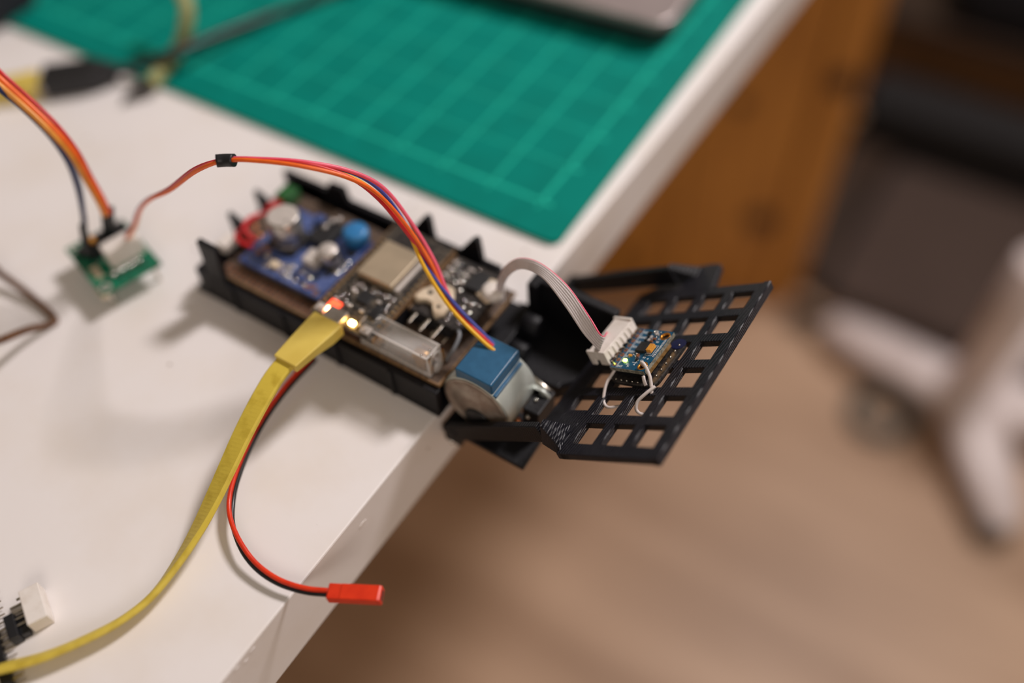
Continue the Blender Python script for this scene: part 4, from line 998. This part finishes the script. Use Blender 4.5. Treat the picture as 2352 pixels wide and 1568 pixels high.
# ------------------------------------------------------------------ background furniture
# pine cabinet: front made of boards, a proud post at its right end
pc = thing('pine_cabinet', 'orange pine cabinet with dark knots standing on the floor behind the table', 'cabinet', (-200, 560, -720))
c0 = Vector((-37, 652)); dr = Vector((-0.916, -0.400)).normalized(); dn = Vector((dr.y, -dr.x)) * -1
if dn.y < 0: dn = -dn
KT = frame((c0.x, c0.y, -720), (dr.x, dr.y, 0), (dn.x, dn.y, 0), (0, 0, 1))  # x to the left, y into the cabinet
for k, (xa, xb, dy) in enumerate(((22, 150, 0), (152, 276, 1), (278, 400, 0), (402, 520, 1), (522, 640, 0))):
    bo = obj('board', MB(KT).box(xa, xb, 2 + dy, 20 + dy, 0, 640), 'pine', pc, bevel=1.5)
    for (kx, kz, kr) in {0: ((26, 150, 20), (80, 330, 11)), 1: ((70, 60, 12),), 2: ((60, 380, 12),)}.get(k, ()):
        obj('knot', MB(KT).lathe((xa + kx, 1.8 + dy, kz), (0, -1, 0), [(0, kr), (.5, kr * .9)], 16), 'knot', bo)
po_ = obj('corner_post', MB(KT).box(-24, 20, -4, 30, 0, 640), 'pine', pc, bevel=2)
obj('knot', MB(KT).lathe((-2, -3.8, 372), (0, -1, 0), [(0, 17), (.5, 15)], 16), 'knot', po_)
obj('top', MB(KT).box(-28, 640, -6, 380, 640, 662), 'pine', pc, bevel=2)
obj('side_panel', MB(KT).box(-22, -4, 30, 375, 0, 640), 'pine', pc, bevel=1)
obj('back_panel', MB(KT).box(-4, 640, 360, 372, 0, 640), 'pine', pc)
# low dark chest
lc = thing('low_chest', 'dark brown low wooden chest in the shade right of the pine cabinet', 'chest', (400, 1300, -720))
obj('front_panel', MB().box(-320, 900, 1122, 1140, -700, -555), 'darkpine', lc, bevel=2)
obj('lid', MB().box(-330, 920, 1112, 1560, -555, -530), 'shade_lidwood', lc, bevel=3)
sp_ = obj('side_panel', MB().box(-320, -302, 1140, 1550, -700, -555), 'darkpine', lc)
again(sp_, 'side_panel', lc, (1202, 0, 0))
ft = obj('foot', MB().box(-310, -260, 1130, 1180, -720, -700), 'darkpine', lc)
again(ft, 'foot', lc, (1150, 0, 0)); again(ft, 'foot', lc, (0, 360, 0)); again(ft, 'foot', lc, (1150, 360, 0))
nb = obj('fabric_bag', MB().loft([[(x, y, z) for x, y in rrect(*R)] for R, z in (((0, 560, 1130, 1450, 50), -529.5), ((-20, 590, 1114, 1470, 60), -490), ((0, 580, 1130, 1460, 60), -360), ((120, 500, 1220, 1400, 40), -270))], True, True), 'navy')
tag(nb, 'dark navy fabric bag lying on the low brown chest', 'bag')
fcu = thing('floor_cushion', 'flat brown-grey cushion lying on the floor behind the white chair base', 'cushion', (270, 840, -720))
obj('cover', MB().loft([[(x, y, z) for x, y in rrect(*R)] for R, z in (((22, 520, 690, 990, 14), -719.8), ((12, 530, 680, 1000, 20), -705), ((22, 520, 690, 990, 16), -690))], True, True), 'stool', fcu)
obj('piping', MB().tube([(x, y, -705) for x, y in rrect(11, 531, 679, 1001, 20)] + [(531 - 20, 679, -705)], 3, 6, 1), 'charcoal', fcu)
bx = thing('black_box', 'black shallow box on the floor between the brown-grey cushion and the chest', 'box', (250, 1050, -720))
obj('body', MB().box(-60, 560, 1008, 1092, -720, -628), 'charcoal', bx, bevel=5)
obj('lid', MB().box(-64, 564, 1004, 1096, -628, -612), 'charcoal', bx, bevel=4)
db = obj('seam_shade', MB().prism([(-21, 692), (8, 692), (9, 1001), (-76, 1001)], -719.9, -684), 'shade_lidwood', None, bevel=2)  # dark strip added to fill the seam where only shade lies
tag(db, 'added dark brown strip standing for the shade between the pine cabinet and the flat cushion', 'board')
# white star base of a swivel chair
st = thing('chair_base', 'white star-shaped swivel chair base with dark casters on the pale floor', 'chair', (228, 580, -720))
obj('column', MB().cyl((228, 580, -668), (228, 580, -430), 25, 20), 'whiteplastic', st)
obj('hub', MB().lathe((228, 580, -690), (0, 0, 1), [(0, 40), (10, 44), (30, 42), (46, 30), (52, 26)], 28), 'whiteplastic', st)
hub = Vector((228, 580, -664))
legs = [(52, 620), (318, 440), (452, 640), (290, 800)]
for (x, y) in legs:
    en = Vector((x, y, -684)); d = (en - hub); L_ = d.length; d.normalize()
    sd_ = d.cross(Vector((0, 0, 1))).normalized(); up = sd_.cross(d)
    def rg(t, w, h):
        p = hub.lerp(en, t)
        return [p + sd_ * w - up * h, p + sd_ * w + up * h * .4, p + sd_ * w * .5 + up * h, p - sd_ * w * .5 + up * h, p - sd_ * w + up * h * .4, p - sd_ * w - up * h]
    lo = obj('star_leg', MB().loft([rg(0, 36, 20), rg(.35, 34, 18), rg(.7, 30, 15), rg(1.0, 22, 11), rg(1.06, 10, 6)], True, True), 'whiteplastic', st)
    ca = hub.lerp(en, 1.2 if x < 100 else 1.02); ca.z = -700
    obj('caster', MB().cyl(ca + Vector((-9, -9, 0)), ca + Vector((-9, 9, 0)), 20, 20).tube([en + Vector((0, 0, 2)), en.lerp(ca, .6) + Vector((0, 0, 6)), ca + Vector((-4, 0, 4))], 8, 10, 4), 'charcoal', lo)
tr = obj('tape_roll', MB().ring((152, 534, -719.8), (0, 0, 1), 41, 24, 15, 32), 'tape', None, bevel=1.5)
tag(tr, 'dark green tape roll lying on the floor beside a white chair leg', 'tape')
